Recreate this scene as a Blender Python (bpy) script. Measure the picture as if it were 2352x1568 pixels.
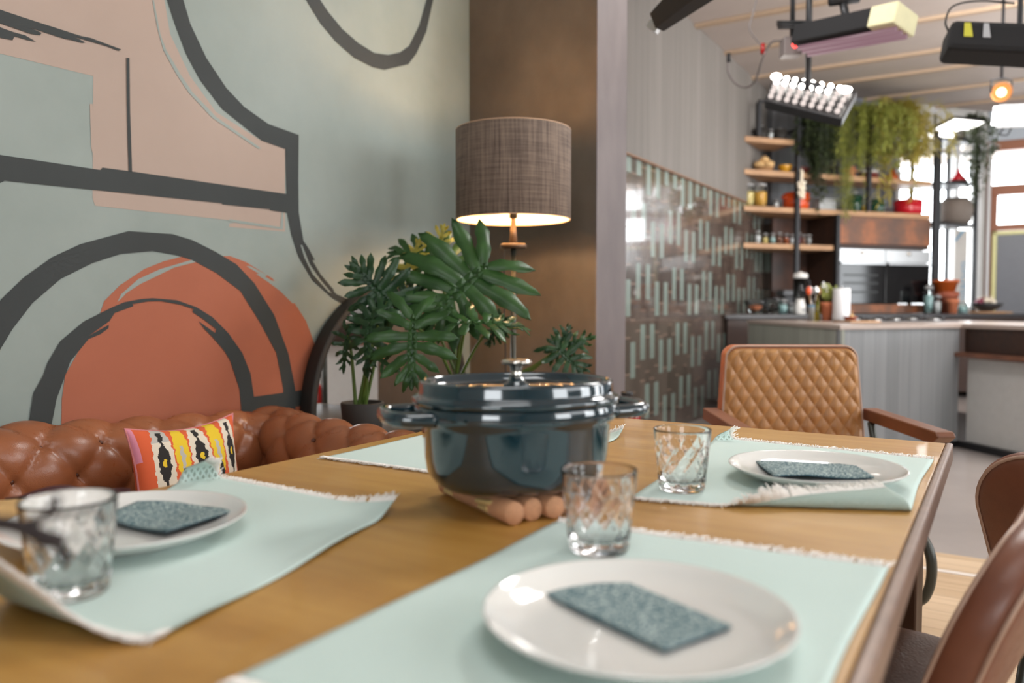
import bpy, bmesh, math, random
from mathutils import Vector, Matrix, Euler
from mathutils.geometry import tessellate_polygon
random.seed(7)
R = math.radians
scene = bpy.context.scene
for o in list(bpy.data.objects): bpy.data.objects.remove(o)

# ---------------------------------------------------------------- camera
F = 1835.0; CX, CY = 1176.0, 784.0; CZ = 1.04; PITCH = math.atan((784-705)/F)
cd = bpy.data.cameras.new('camera'); cam = bpy.data.objects.new('camera', cd)
scene.collection.objects.link(cam); scene.camera = cam
cam.location = (0, 0, CZ); cam.rotation_euler = (math.pi/2-PITCH, 0, 0)
cd.sensor_width = 36; cd.lens = F/2352*36; cd.clip_start = .02
cd.dof.use_dof = True; cd.dof.focus_distance = 1.75; cd.dof.aperture_fstop = 2.5
# ---------------------------------------------------------------- world, exposure
scene.view_settings.view_transform = 'Standard'; scene.view_settings.look = 'None'
scene.view_settings.gamma = 1; scene.view_settings.use_curve_mapping = False
scene.view_settings.exposure = 0.0
w = bpy.data.worlds.new('daylight'); scene.world = w; w.use_nodes = True
bg = w.node_tree.nodes['Background']; bg.inputs[0].default_value = (.93, .97, 1, 1); bg.inputs[1].default_value = 9.0
# ---------------------------------------------------------------- large lights
def area(name, loc, target, sx, sy, power, col=(1, 1, 1)):
    l = bpy.data.lights.new(name, 'AREA'); l.shape = 'RECTANGLE'; l.size = sx; l.size_y = sy
    l.energy = power; l.color = col
    o = bpy.data.objects.new(name, l); scene.collection.objects.link(o); o.location = loc
    o.rotation_euler = (Vector(target)-Vector(loc)).to_track_quat('-Z', 'Y').to_euler(); return o
area('studio_softbox_light', (1.6, 3.4, 3.1), (.3, 1.2, .8), .8, .5, 44, (1, .98, .95))
area('island_fill', (.9, 3.9, 3.35), (2.2, 6.3, .7), .8, .6, 34, (1, .98, .96))  # unseen fill added to brighten the island's left facet
area('side_window_light', (3.6, -.3, 2.2), (-.6, 2.4, 1.2), 1.5, 1.3, 22, (.95, .97, 1))
area('floor_fill', (4.3, 2.3, 2.5), (1.9, 3.1, .1), 1.6, 1.4, 52, (1, .98, .96))  # added fill without a window behind it, brightens the floor at the right
area('table_fill', (.2, .3, 3.2), (-.2, 1.3, .7), 1.2, .8, 17, (.97, .99, 1))  # unseen overhead fill, added to brighten the table
area('kitchen_fill', (4.2, 5.2, 3.3), (4.4, 8.2, .9), 1.8, 1.0, 150, (1, .98, .96))  # unseen fill added to lift the dark kitchen
area('ceiling_fill', (4.6, 6.2, 1.2), (3.6, 7.6, 3.5), 1.6, 1.0, 35, (1, .97, .94))  # added upward fill standing in for bounce onto the ceiling
area('mural_light', (.3, -1.0, 3.0), (-1.6, 2.2, 1.6), 1.4, .8, 6, (.95, .98, 1))

# ---------------------------------------------------------------- geometry helpers
FWD = Vector((0, math.cos(PITCH), -math.sin(PITCH))); UPV = Vector((0, math.sin(PITCH), math.cos(PITCH)))
def ray(px, py): return (FWD + Vector((1, 0, 0))*((px-CX)/F) - UPV*((py-CY)/F))
CAM = Vector((0, 0, CZ))
def PZ(px, py, z):
    d = ray(px, py); return CAM + d*((z-CZ)/d.z)
def PD(px, py, dist):
    d = ray(px, py); return CAM + d*(dist/d.y)
def PP(px, py, p0, n):
    d = ray(px, py); return CAM + d*((Vector(p0)-CAM).dot(n)/d.dot(n))
TH = R(31.5)                                   # long axis of table and walls
EU = Vector((math.sin(TH), math.cos(TH), 0)); EW = Vector((math.cos(TH), -math.sin(TH), 0))
def RW(w, u, z=0): return EW*w + EU*u + Vector((0, 0, z))
def WU(p): return (p.dot(EW), p.dot(EU))
MR = Matrix.Rotation(-TH, 4, 'Z')              # room frame -> world
KO = Vector((2.43, 8.52, 0)); KA = R(19); KX = Vector((math.cos(KA), math.sin(KA), 0)); KY = Vector((-math.sin(KA), math.cos(KA), 0))
MK = Matrix.Translation(KO) @ Matrix.Rotation(KA, 4, 'Z')
def KP(px, py, yk=0):                          # pixel -> kitchen frame (s, yk, z)
    p = PP(px, py, KO+KY*yk, KY) - KO; return Vector((p.dot(KX), yk, p.z))

def lin(c):
    c = c/255.0
    return c/12.92 if c <= .04045 else ((c+.055)/1.055)**2.4
def col(r, g, b): return (lin(r), lin(g), lin(b), 1)

class MB:
    def __init__(s): s.v = []; s.f = []; s.m = []; s.sm = []
    def add(s, vs, fs, mi=0, smooth=False, M=None):
        b = len(s.v)
        s.v += [tuple(M @ Vector(v)) if M is not None else tuple(v) for v in vs]
        s.f += [tuple(b+i for i in f) for f in fs]; s.m += [mi]*len(fs); s.sm += [smooth]*len(fs)
    def box(s, x0, x1, y0, y1, z0, z1, mi=0, M=None):
        vs = [(x0,y0,z0),(x1,y0,z0),(x1,y1,z0),(x0,y1,z0),(x0,y0,z1),(x1,y0,z1),(x1,y1,z1),(x0,y1,z1)]
        s.add(vs, [(0,3,2,1),(4,5,6,7),(0,1,5,4),(1,2,6,5),(2,3,7,6),(3,0,4,7)], mi, False, M)
    def lathe(s, prof, seg=48, c=(0,0,0), sx=1, sy=1, mi=0, M=None, smooth=True, n=2.0, capb=True, capt=True):
        vs = []; fs = []
        for (r, z) in prof:
            for i in range(seg):
                a = 2*math.pi*i/seg; ca, sa = math.cos(a), math.sin(a)
                if n != 2.0:
                    ca = math.copysign(abs(ca)**(2/n), ca); sa = math.copysign(abs(sa)**(2/n), sa)
                vs.append((c[0]+r*ca*sx, c[1]+r*sa*sy, c[2]+z))
        for j in range(len(prof)-1):
            for i in range(seg):
                k = (i+1) % seg; fs.append((j*seg+i, j*seg+k, (j+1)*seg+k, (j+1)*seg+i))
        if capb and prof[0][0] > 1e-5: fs.append(tuple(reversed(range(seg))))
        if capt and prof[-1][0] > 1e-5: fs.append(tuple((len(prof)-1)*seg+i for i in range(seg)))
        s.add(vs, fs, mi, smooth, M)
    def tube(s, pts, r, seg=10, mi=0, closed=False, M=None, flat=None):
        pts = [Vector(p) for p in pts]; n = len(pts); vs = []; fs = []
        rr = r if isinstance(r, (list, tuple)) else [r]*n
        up = None
        for i, p in enumerate(pts):
            t = (pts[(i+1) % n]-pts[i-1]) if closed else (pts[min(i+1, n-1)]-pts[max(i-1, 0)])
            t = t.normalized() if t.length > 1e-9 else Vector((0,0,1))
            if up is None:
                up = Vector((0,0,1)) if abs(t.z) < .9 else Vector((1,0,0))
            x = t.cross(up); x = x.normalized() if x.length > 1e-6 else Vector((1,0,0)); y = x.cross(t).normalized(); up = y
            for k in range(seg):
                a = 2*math.pi*k/seg
                vs.append(p + x*(math.cos(a)*rr[i]) + y*(math.sin(a)*rr[i]*(flat or 1)))
        m = n if closed else n-1
        for i in range(m):
            for k in range(seg):
                a, b = i*seg, ((i+1) % n)*seg; l = (k+1) % seg
                fs.append((a+k, a+l, b+l, b+k))
        if not closed: fs += [tuple(reversed(range(seg))), tuple((n-1)*seg+k for k in range(seg))]
        s.add(vs, fs, mi, True, M)
    def grid(s, fn, nu, nv, mi=0, smooth=True, cu=False, M=None, mat=None):
        vs = [fn(i/(nu if cu else nu-1), j/(nv-1)) for j in range(nv) for i in range(nu)]
        b = len(s.f); fs = []; ms = []
        for j in range(nv-1):
            for i in range(nu if cu else nu-1):
                k = (i+1) % nu; fs.append((j*nu+i, j*nu+k, (j+1)*nu+k, (j+1)*nu+i))
                ms.append(mat((i+.5)/nu, (j+.5)/nv) if mat else mi)
        s.add(vs, fs, mi, smooth, M); s.m[b:] = ms
    def sheet(s, fn, nu, nv, th=.002, mi=0, mi2=None):   # closed thin sheet with true thickness
        P = [[Vector(fn(i/(nu-1), j/(nv-1))) for i in range(nu)] for j in range(nv)]
        Nn = []
        for j in range(nv):
            row = []
            for i in range(nu):
                a = P[j][min(i+1,nu-1)]-P[j][max(i-1,0)]; b = P[min(j+1,nv-1)][i]-P[max(j-1,0)][i]
                n = a.cross(b); row.append(n.normalized() if n.length > 1e-12 else Vector((0,0,1)))
            Nn.append(row)
        vs = [P[j][i]+Nn[j][i]*th/2 for j in range(nv) for i in range(nu)] + [P[j][i]-Nn[j][i]*th/2 for j in range(nv) for i in range(nu)]
        o = nu*nv; top = []; bot = []; side = []
        for j in range(nv-1):
            for i in range(nu-1):
                a, b, c, d = j*nu+i, j*nu+i+1, (j+1)*nu+i+1, (j+1)*nu+i
                top.append((a,b,c,d)); bot.append((o+d,o+c,o+b,o+a))
        for i in range(nu-1): side += [(i, o+i, o+i+1, i+1), ((nv-1)*nu+i+1, o+(nv-1)*nu+i+1, o+(nv-1)*nu+i, (nv-1)*nu+i)]
        for j in range(nv-1): side += [((j+1)*nu, o+(j+1)*nu, o+j*nu, j*nu), (j*nu+nu-1, o+j*nu+nu-1, o+(j+1)*nu+nu-1, (j+1)*nu+nu-1)]
        b0 = len(s.f); s.add(vs, top+bot+side, mi, True)
        if mi2 is not None: s.m[b0+len(top):b0+len(top)+len(bot)] = [mi2]*len(bot)
    def poly(s, pts, mi=0, M=None):
        t = tessellate_polygon([[Vector(p) for p in pts]]); s.add(pts, [tuple(x) for x in t], mi, False, M)
    def prism(s, pts, d, mi=0, M=None):        # pts 3d loop (convex or not), extruded by vector d
        n = len(pts); pts = [Vector(p) for p in pts]; d = Vector(d)
        t = [tuple(x) for x in tessellate_polygon([pts])]
        fs = t + [tuple(n+i for i in reversed(x)) for x in t] + [(i, (i+1) % n, n+(i+1) % n, n+i) for i in range(n)]
        s.add([tuple(p) for p in pts]+[tuple(p+d) for p in pts], fs, mi, False, M)
    def sphere(s, c, r, seg=16, rings=10, sx=1, sy=1, sz=1, mi=0, M=None, noise=0):
        prof = [(max(r*math.sin(math.pi*j/rings), 1e-6), -r*math.cos(math.pi*j/rings)*sz) for j in range(rings+1)]
        b = len(s.v); s.lathe(prof, seg, c, sx, sy, mi, M)
        if noise:
            for i in range(b, len(s.v)):
                q = s.v[i]; k = 1+noise*math.sin(q[0]*90+q[1]*60)*math.cos(q[2]*80); s.v[i] = tuple(c[a]+(q[a]-c[a])*k for a in range(3))
    def build(s, name, mats, parent=None, bevel=0, seg=2, loc=None, rot=None, sub=0, flat=False, fixn=True):
        me = bpy.data.meshes.new(name); me.from_pydata(s.v, [], s.f)
        for m in (mats if isinstance(mats, (list, tuple)) else [mats]): me.materials.append(m)
        me.polygons.foreach_set('material_index', s.m)
        me.polygons.foreach_set('use_smooth', [False if flat else x for x in s.sm])
        if fixn and len(s.f) < 60000:
            bm = bmesh.new(); bm.from_mesh(me); bmesh.ops.recalc_face_normals(bm, faces=bm.faces); bm.to_mesh(me); bm.free()
        me.update()
        o = bpy.data.objects.new(name, me); scene.collection.objects.link(o)
        if parent: o.parent = parent
        if loc is not None: o.location = loc
        if rot is not None: o.rotation_euler = rot
        if bevel:
            b = o.modifiers.new('bevel', 'BEVEL'); b.width = bevel; b.segments = seg; b.limit_method = 'ANGLE'; b.angle_limit = R(40)
            b.harden_normals = False
        if sub:
            b = o.modifiers.new('sub', 'SUBSURF'); b.levels = sub; b.render_levels = sub
        return o
def tag(o, label, cat, group=None):
    o['label'] = label; o['category'] = cat
    if group: o['group'] = group
    return o
def thing(name, label, cat, loc=(0,0,0), rz=0, group=None):
    o = bpy.data.objects.new(name, None); scene.collection.objects.link(o); o.empty_display_size = .05
    o.location = loc; o.rotation_euler = (0, 0, rz); return tag(o, label, cat, group)
def struct(o): o['kind'] = 'structure'; return o
def kids(o): return [c for c in bpy.data.objects if c.parent == o]
def copy_tree(o, parent=None):
    c = o.copy(); scene.collection.objects.link(c)
    if parent: c.parent = parent
    for ch in kids(o): copy_tree(ch, c)
    return c
def lerp(a, b, t): return a+(b-a)*t
def sstep(t): t = max(0, min(1, t)); return t*t*(3-2*t)
def spline(pts, n=24):
    pts = [Vector(p) for p in pts]; P = [pts[0]*2-pts[1]]+pts+[pts[-1]*2-pts[-2]]; out = []
    for i in range(1, len(P)-2):
        for k in range(n):
            t = k/n; a, b, c, d = P[i-1], P[i], P[i+1], P[i+2]
            out.append(.5*((2*b)+(c-a)*t+(2*a-5*b+4*c-d)*t*t+(3*b-a-3*c+d)*t**3))
    return out+[pts[-1]]

# ---------------------------------------------------------------- materials
class NT:
    def __init__(s, name):
        s.m = bpy.data.materials.new(name); s.m.use_nodes = True; s.t = s.m.node_tree; s.p = s.t.nodes['Principled BSDF']
    def n(s, typ, ins=None, **kw):
        nd = s.t.nodes.new(typ)
        for k, v in kw.items(): setattr(nd, k, v)
        for k, v in (ins or {}).items():
            if isinstance(v, bpy.types.NodeSocket): s.t.links.new(v, nd.inputs[k])
            else: nd.inputs[k].default_value = v
        return nd
    def math(s, op, a, b=0, c=0):
        nd = s.t.nodes.new('ShaderNodeMath'); nd.operation = op
        for i, v in enumerate((a, b, c)):
            if isinstance(v, bpy.types.NodeSocket): s.t.links.new(v, nd.inputs[i])
            else: nd.inputs[i].default_value = v
        return nd.outputs[0]
    def mix(s, f, a, b):
        nd = s.t.nodes.new('ShaderNodeMix'); nd.data_type = 'RGBA'
        for i, v in ((0, f), (6, a), (7, b)):
            if isinstance(v, bpy.types.NodeSocket): s.t.links.new(v, nd.inputs[i])
            else: nd.inputs[i].default_value = v
        return nd.outputs[2]
    def obj(s, scale=(1,1,1), rot=(0,0,0)):
        c = s.n('ShaderNodeTexCoord'); mp = s.n('ShaderNodeMapping', {'Vector': c.outputs['Object'], 'Scale': scale, 'Rotation': rot}); return mp.outputs[0]
    def noise(s, vec, scale, detail=3, rough=.5): return s.n('ShaderNodeTexNoise', {'Vector': vec, 'Scale': scale, 'Detail': detail, 'Roughness': rough}).outputs[0]
    def ramp(s, f, stops):
        nd = s.n('ShaderNodeValToRGB', {0: f}); e = nd.color_ramp.elements
        e[0].position, e[0].color = stops[0][0], stops[0][1]; e[1].position, e[1].color = stops[-1][0], stops[-1][1]
        for p, c in stops[1:-1]: x = e.new(p); x.color = c
        return nd.outputs[0]
    def rng(s, f, a, b, c=0, d=1): return s.n('ShaderNodeMapRange', {0: f, 1: a, 2: b, 3: c, 4: d}).outputs[0]
    def set(s, **kw):
        for k, v in kw.items():
            k = {'color': 'Base Color', 'rough': 'Roughness', 'metal': 'Metallic', 'ior': 'IOR', 'trans': 'Transmission Weight', 'coat': 'Coat Weight', 'coatr': 'Coat Roughness',
                 'spec': 'Specular IOR Level', 'sheen': 'Sheen Weight', 'emit': 'Emission Color', 'emits': 'Emission Strength', 'alpha': 'Alpha', 'sss': 'Subsurface Weight'}[k]
            if isinstance(v, bpy.types.NodeSocket): s.t.links.new(v, s.p.inputs[k])
            else: s.p.inputs[k].default_value = v
        return s
    def bump(s, h, strength=.3, dist=.01):
        b = s.n('ShaderNodeBump', {'Height': h, 'Strength': strength, 'Distance': dist}); s.t.links.new(b.outputs[0], s.p.inputs['Normal']); return s
def flat(name, c, rough=.5, var=.08, scale=20, **kw):
    """a plain surface with a little procedural unevenness"""
    t = NT(name); n = t.noise(t.obj(), scale, 3)
    c2 = tuple(min(1, x*(1+var)) for x in c[:3])+(1,); c1 = tuple(x*(1-var) for x in c[:3])+(1,)
    t.set(color=t.mix(n, c1, c2), rough=rough, **kw); return t.m
def emis(name, c, s):
    t = NT(name); t.set(color=(0,0,0,1), emit=c, emits=s); return t.m
def glassm(name, c=(1,1,1,1), rough=0, ior=1.48):
    t = NT(name); t.set(color=c, rough=rough, trans=1, ior=ior); return t.m
M = {}
# painted plaster
def plaster(name, a, b):
    t = NT(name); v = t.obj(); n = t.noise(v, 1.6, 6, .6); n2 = t.noise(v, 14, 4)
    t.set(color=t.mix(t.rng(n, .3, .7), a, b), rough=.75).bump(n2, .12, .003); return t.m
M['sage'] = plaster('sage_plaster', col(127,136,130), col(143,151,145))
M['pink'] = plaster('pink_paint', col(158,138,125), col(166,146,133))
M['terra'] = plaster('terracotta_paint', col(152,84,58), col(163,93,66))
M['ink'] = plaster('black_paint', col(40,43,42), col(50,54,53))
t = NT('brown_concrete'); v = t.obj((1,1,.7)); n = t.noise(v, 2.2, 7, .65); n2 = t.noise(v, 9, 6, .7)
t.set(color=t.mix(t.rng(n, .3, .7), col(78,68,58), col(104,92,80)), rough=.55).bump(n2, .2, .004); M['pillar'] = t.m
t = NT('grey_lilac_plaster'); n = t.noise(t.obj((1,1,.5)), 5, 5, .6)
t.set(color=t.mix(t.rng(n, .3, .7), col(92,84,84), col(108,99,98)), rough=.6); M['pillar_side'] = t.m
# vertical plank cladding (axis: 'X' or 'Y' runs along the wall)
def cladding(name, axis, c1, c2, wid=.14, rough=.6):
    t = NT(name); sx = t.n('ShaderNodeSeparateXYZ', {0: t.n('ShaderNodeTexCoord').outputs['Object']})
    a = sx.outputs[axis]; q = t.math('DIVIDE', a, wid); fl = t.math('FLOOR', q); fr = t.math('FRACT', q)
    wn = t.n('ShaderNodeTexWhiteNoise', {'W': fl}, noise_dimensions='1D').outputs[0]
    v = t.obj((14,14,.7)); n = t.noise(v, 1.5, 5, .6); f = t.math('ADD', t.math('MULTIPLY', wn, .35), t.math('MULTIPLY', n, .8))
    groove = t.math('GREATER_THAN', t.math('ABSOLUTE', t.math('SUBTRACT', fr, .5)), .48)
    base = t.mix(t.rng(f, .2, .95), c1, c2); dark = tuple(x*.6 for x in c1[:3])+(1,)
    t.set(color=t.mix(t.math('MULTIPLY', groove, .7), base, dark), rough=rough).bump(n, .15, .004); return t.m
M['clad'] = cladding('grey_plank_cladding', 1, col(108,103,98), col(132,126,121))
M['clad_k'] = cladding('grey_blue_cladding', 0, col(96,98,102), col(124,126,130))
M['island'] = cladding('concrete_grey_planks', 0, col(118,120,122), col(144,146,148), .11)
# glazed tiles
def tiles(name, axis):
    t = NT(name); sx = t.n('ShaderNodeSeparateXYZ', {0: t.n('ShaderNodeTexCoord').outputs['Object']})
    W, H, P = .098, .275, .47
    q = t.math('DIVIDE', sx.outputs[axis], W); c = t.math('FLOOR', q); fu = t.math('FRACT', q)
    v = t.math('DIVIDE', sx.outputs['Z'], P); b = t.math('FLOOR', v)
    cb = t.math('ADD', c, b); par = t.math('MODULO', t.math('ADD', cb, 200), 2)
    pair = t.math('MODULO', t.math('FLOOR', t.math('DIVIDE', t.math('ADD', cb, 200), 4)), 2)
    vf = t.math('SUBTRACT', t.math('MULTIPLY', t.math('FRACT', v), P), t.math('ADD', t.math('MULTIPLY', pair, .13), .03))
    inl = t.math('MULTIPLY', t.math('GREATER_THAN', vf, 0), t.math('LESS_THAN', vf, H))
    light = t.math('MULTIPLY', inl, t.math('LESS_THAN', par, .5))
    edge = t.math('GREATER_THAN', t.math('ABSOLUTE', t.math('SUBTRACT', fu, .5)), .46)
    light = t.math('MULTIPLY', light, t.math('SUBTRACT', 1, t.math('MULTIPLY', edge, .9)))
    wr = t.n('ShaderNodeTexWhiteNoise', {'W': c}, noise_dimensions='1D').outputs[0]
    row = t.math('FLOOR', t.math('ADD', t.math('DIVIDE', sx.outputs['Z'], H), wr)); rf = t.math('FRACT', t.math('ADD', t.math('DIVIDE', sx.outputs['Z'], H), wr))
    cv = t.n('ShaderNodeCombineXYZ', {0: c, 1: row}); rnd = t.n('ShaderNodeTexWhiteNoise', {'Vector': cv.outputs[0]}, noise_dimensions='3D').outputs[0]
    ribs = t.math('ABSOLUTE', t.math('SUBTRACT', t.math('FRACT', t.math('MULTIPLY', q, 4)), .5))
    rl = t.math('GREATER_THAN', ribs, .40)
    dk = t.mix(rnd, col(66,56,50), col(98,86,78)); dk = t.mix(t.math('MULTIPLY', rl, .5), dk, col(128,108,96))
    joint = t.math('MULTIPLY', t.math('GREATER_THAN', t.math('ABSOLUTE', t.math('SUBTRACT', rf, .5)), .475), .6)
    dk = t.mix(joint, dk, col(150,126,112))
    t.set(color=t.mix(light, dk, col(128,142,134)), rough=t.math('ADD', .13, t.math('MULTIPLY', light, .12)), spec=.8, coat=.8, coatr=.04)
    hgt = t.math('ADD', ribs, t.math('MULTIPLY', t.noise(t.obj(), 8, 2), 1.2)); t.bump(hgt, .22, .004); return t.m
M['tile'] = tiles('glazed_tiles', 'Y'); M['tile_k'] = tiles('glazed_tiles_back', 'X')
M['ceil'] = plaster('ceiling_panels', col(176,164,156), col(188,176,168))
M['batten'] = flat('pale_batten', col(176,152,128), .6)
t = NT('polished_concrete'); n = t.noise(t.obj(), 1.3, 6, .6)
t.set(color=t.mix(t.rng(n, .3, .7), col(150,142,138), col(172,163,158)), rough=.35); M['concrete'] = t.m
t = NT('light_floorboards'); sx = t.n('ShaderNodeSeparateXYZ', {0: t.n('ShaderNodeTexCoord').outputs['Object']})
q = t.math('DIVIDE', sx.outputs['Y'], .085); fl = t.math('FLOOR', q); fr = t.math('FRACT', q)
wn = t.n('ShaderNodeTexWhiteNoise', {'W': fl}, noise_dimensions='1D').outputs[0]; n = t.noise(t.obj((1.2,16,1)), 2, 5, .6)
g = t.math('GREATER_THAN', t.math('ABSOLUTE', t.math('SUBTRACT', fr, .5)), .485)
bc = t.mix(t.rng(t.math('ADD', t.math('MULTIPLY', wn, .5), n), .4, 1.1), col(186,158,124), col(218,194,164))
t.set(color=t.mix(t.math('MULTIPLY', g, .6), bc, col(110,80,55)), rough=.45); M['boards'] = t.m
# woods
def wood(name, a, b, scale=(1.2,18,18), rough=.4, coat=0, knots=.0, bump=.05, mid=None):
    t = NT(name); v = t.obj(scale); n = t.noise(v, 2.2, 6, .62); n2 = t.noise(t.obj((.8,2.2,1)), 2.5, 4, .6)
    f = t.rng(t.math('ADD', t.math('MULTIPLY', n, .55), t.math('MULTIPLY', n2, .6)), .38, .78)
    c = t.mix(f, a, b)
    if knots:
        s = t.noise(t.obj((3,22,1), (0,0,.35)), 3, 8, .75); c = t.mix(t.rng(s, .66, .74, 0, knots), c, tuple(x*.45 for x in a[:3])+(1,))
        s = t.noise(t.obj((1,1,1)), 3.3, 7, .7); c = t.mix(t.rng(s, .55, .75, 0, .45), c, tuple(x*.62 for x in a[:3])+(1,))
    t.set(color=c, rough=t.rng(n2, .3, .7, rough-.06, rough+.1), coat=coat); t.bump(n, bump, .003); return t.m
M['table'] = wood('honey_table_top', col(164,116,48), col(194,150,80), (1.5,14,10), .38, .15, .8)
M['table_edge'] = flat('worn_edge_band', col(132,108,94), .35, .35, 35, metal=.15)
M['table_leg'] = wood('dark_table_leg', col(60,38,24), col(88,58,38), (10,10,1.2), .55)
M['shelf'] = wood('oak_shelf', col(150,112,80), col(190,150,112), (1.5,14,14), .5)
M['armwood'] = wood('walnut_arm', col(96,58,40), col(130,84,60), (12,2,12), .4)
M['darkwood'] = wood('dark_brown_panel', col(44,28,20), col(70,45,32), (2,12,12), .5)
t = NT('oxidised_copper'); n = t.noise(t.obj((1,1,1)), 3.2, 5, .6)
t.set(color=t.ramp(n, [(.3, col(84,66,58)), (.5, col(112,78,60)), (.62, col(146,92,62)), (.75, col(100,74,62))]), rough=.45, metal=.35); M['copper'] = t.m
t = NT('dark_copper_panel'); n = t.noise(t.obj((1,1,1)), 3.2, 5, .6)
t.set(color=t.ramp(n, [(.3, col(40,28,22)), (.75, col(82,48,32))]), rough=.45, metal=.2); M['copper_dark'] = t.m
# leather
def leather(name, a, b, rough=.32, wr=.25, scale=60):
    t = NT(name); v = t.obj(); n = t.noise(v, 4, 5, .6); g = t.n('ShaderNodeTexVoronoi', {'Vector': v, 'Scale': scale*6}).outputs[0]; w2 = t.noise(v, scale*.5, 5, .7)
    t.set(color=t.mix(t.rng(n, .3, .7), a, b), rough=t.rng(w2, .3, .7, rough-.06, rough+.1), spec=.5)
    t.bump(t.math('ADD', t.math('MULTIPLY', g, .4), w2), wr, .0015); return t.m
M['sofa'] = leather('tan_chesterfield_leather', col(130,76,46), col(152,92,58), .3)
M['quilt'] = leather('tan_quilted_leather', col(152,104,56), col(176,128,76), .38)
M['chairbrown'] = leather('red_brown_leather', col(104,62,46), col(132,82,60), .36)
M['chairtan'] = leather('orange_tan_leather', col(156,86,50), col(176,104,64), .4)
M['oldseat'] = leather('creased_brown_leather', col(112,88,76), col(136,110,96), .45, .9, 30)
M['piping'] = flat('pale_piping', col(170,140,122), .4)
M['blacksteel'] = flat('black_steel', col(44,44,46), .45, metal=.4)
M['olivesteel'] = flat('olive_grey_steel', col(60,62,56), .35, metal=.3)
M['chrome'] = flat('polished_steel', col(215,208,198), .13, .03, metal=1)
M['alu'] = flat('aluminium', col(190,190,190), .3, .05, metal=.9)
t = NT('petrol_enamel'); n = t.noise(t.obj(), 260, 2)
t.set(color=t.mix(n, col(10,34,44), col(18,48,58)), rough=.1, coat=1, coatr=.02, spec=.6); M['enamel'] = t.m
M['cork'] = flat('cork', col(184,134,98), .8, .28, 260)
M['rope'] = flat('jute_rope', col(196,168,112), .9, .3, 200)
t = NT('white_porcelain'); n = t.noise(t.obj(), 3, 2)
t.set(color=t.mix(n, col(222,221,216), col(230,229,224)), rough=.09, coat=.6, coatr=.03); M['plate'] = t.m
t = NT('patterned_paper_napkin'); v = t.obj(); ds = t.n('ShaderNodeTexNoise', {'Vector': v, 'Scale': 18, 'Detail': 2}).outputs[1]
dv = t.n('ShaderNodeVectorMath', {0: v, 1: t.n('ShaderNodeVectorMath', {0: ds, 'Scale': .05}, operation='SCALE').outputs[0]}, operation='ADD').outputs[0]
mp = t.n('ShaderNodeMapping', {'Vector': dv, 'Scale': (260,620,260)}).outputs[0]
vo = t.n('ShaderNodeTexVoronoi', {'Vector': mp, 'Scale': 1.0}).outputs[0]
t.set(color=t.mix(t.rng(vo, .38, .50), col(186,200,196), col(70,100,108)), rough=.85); M['napkin'] = t.m
M['napkin_edge'] = flat('napkin_edge', col(52,84,100), .85)
# woven placemat
def weave(name, a, b):
    t = NT(name); v = t.obj((1,1,1)); w1 = t.n('ShaderNodeTexWave', {'Vector': v, 'Scale': 160.0, 'Distortion': .6}, bands_direction='X').outputs[1]
    w2 = t.n('ShaderNodeTexWave', {'Vector': v, 'Scale': 220.0, 'Distortion': .6}, bands_direction='Y').outputs[1]
    f = t.math('MULTIPLY', w1, w2); n = t.noise(v, 5, 4)
    t.set(color=t.mix(t.math('ADD', t.math('MULTIPLY', f, .6), t.math('MULTIPLY', n, .4)), a, b), rough=.9, sheen=.1); t.bump(f, .4, .001); return t.m
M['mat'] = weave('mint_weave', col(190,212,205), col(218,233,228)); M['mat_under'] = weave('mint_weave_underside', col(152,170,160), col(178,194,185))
M['fringe'] = flat('cream_thread', col(242,238,232), .9, .03)
M['glass'] = glassm('cut_glass', (1,1,1,1), 0, 1.43)
# lamp
t = NT('brown_linen_shade'); v = t.obj(); a1 = t.noise(t.obj((60,60,2)), 2, 4, .7); a2 = t.noise(t.obj((3,3,90)), 2, 4, .7)
c = t.mix(t.rng(t.math('ADD', t.math('MULTIPLY', a1, .6), t.math('MULTIPLY', a2, .4)), .36, .64), col(70,58,52), col(134,116,102))
t.set(color=c, rough=.9); t.bump(a1, .2, .002); M['shade'] = t.m
t = NT('shade_lining'); t.set(color=col(245,225,190), rough=.7, emit=(1,.62,.3,1), emits=.25); M['lining'] = t.m  # bulb glow on the lining put in as faint emission
# foliage
def leafm(name, a, b, rough=.35):
    t = NT(name); n = t.noise(t.obj(), 14, 4); t.set(color=t.mix(t.rng(n, .3, .7), a, b), rough=rough, spec=.4)
    tr = t.n('ShaderNodeBsdfTranslucent', {'Color': tuple(min(1, x*1.6) for x in b[:3])+(1,)}); mx = t.n('ShaderNodeMixShader', {0: .25, 1: t.p.outputs[0], 2: tr.outputs[0]})
    t.t.links.new(mx.outputs[0], t.t.nodes['Material Output'].inputs[0]); return t.m
M['leaf'] = leafm('glossy_green_leaf', col(40,70,36), col(60,96,48)); M['leaf_dark'] = leafm('dark_green_leaf', col(30,58,36), col(48,80,46))
M['leaf_y'] = leafm('lit_yellow_leaf', col(140,140,50), col(180,170,80)); M['stalk'] = leafm('leaf_stalk', col(70,92,40), col(96,118,56))  # yellow puts the light on the rear leaves into their colour
M['vine_dark'] = leafm('dark_trailing_leaf', col(50,62,44), col(86,96,64)); M['vine'] = leafm('light_trailing_leaf', col(112,124,54), col(170,172,92)); M['vine_y'] = leafm('yellow_fern_leaf', col(140,136,50), col(192,176,96))
def simple(k, *c, **kw): M[k] = flat(k.replace(' ', '_'), col(*c), **kw)
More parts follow.
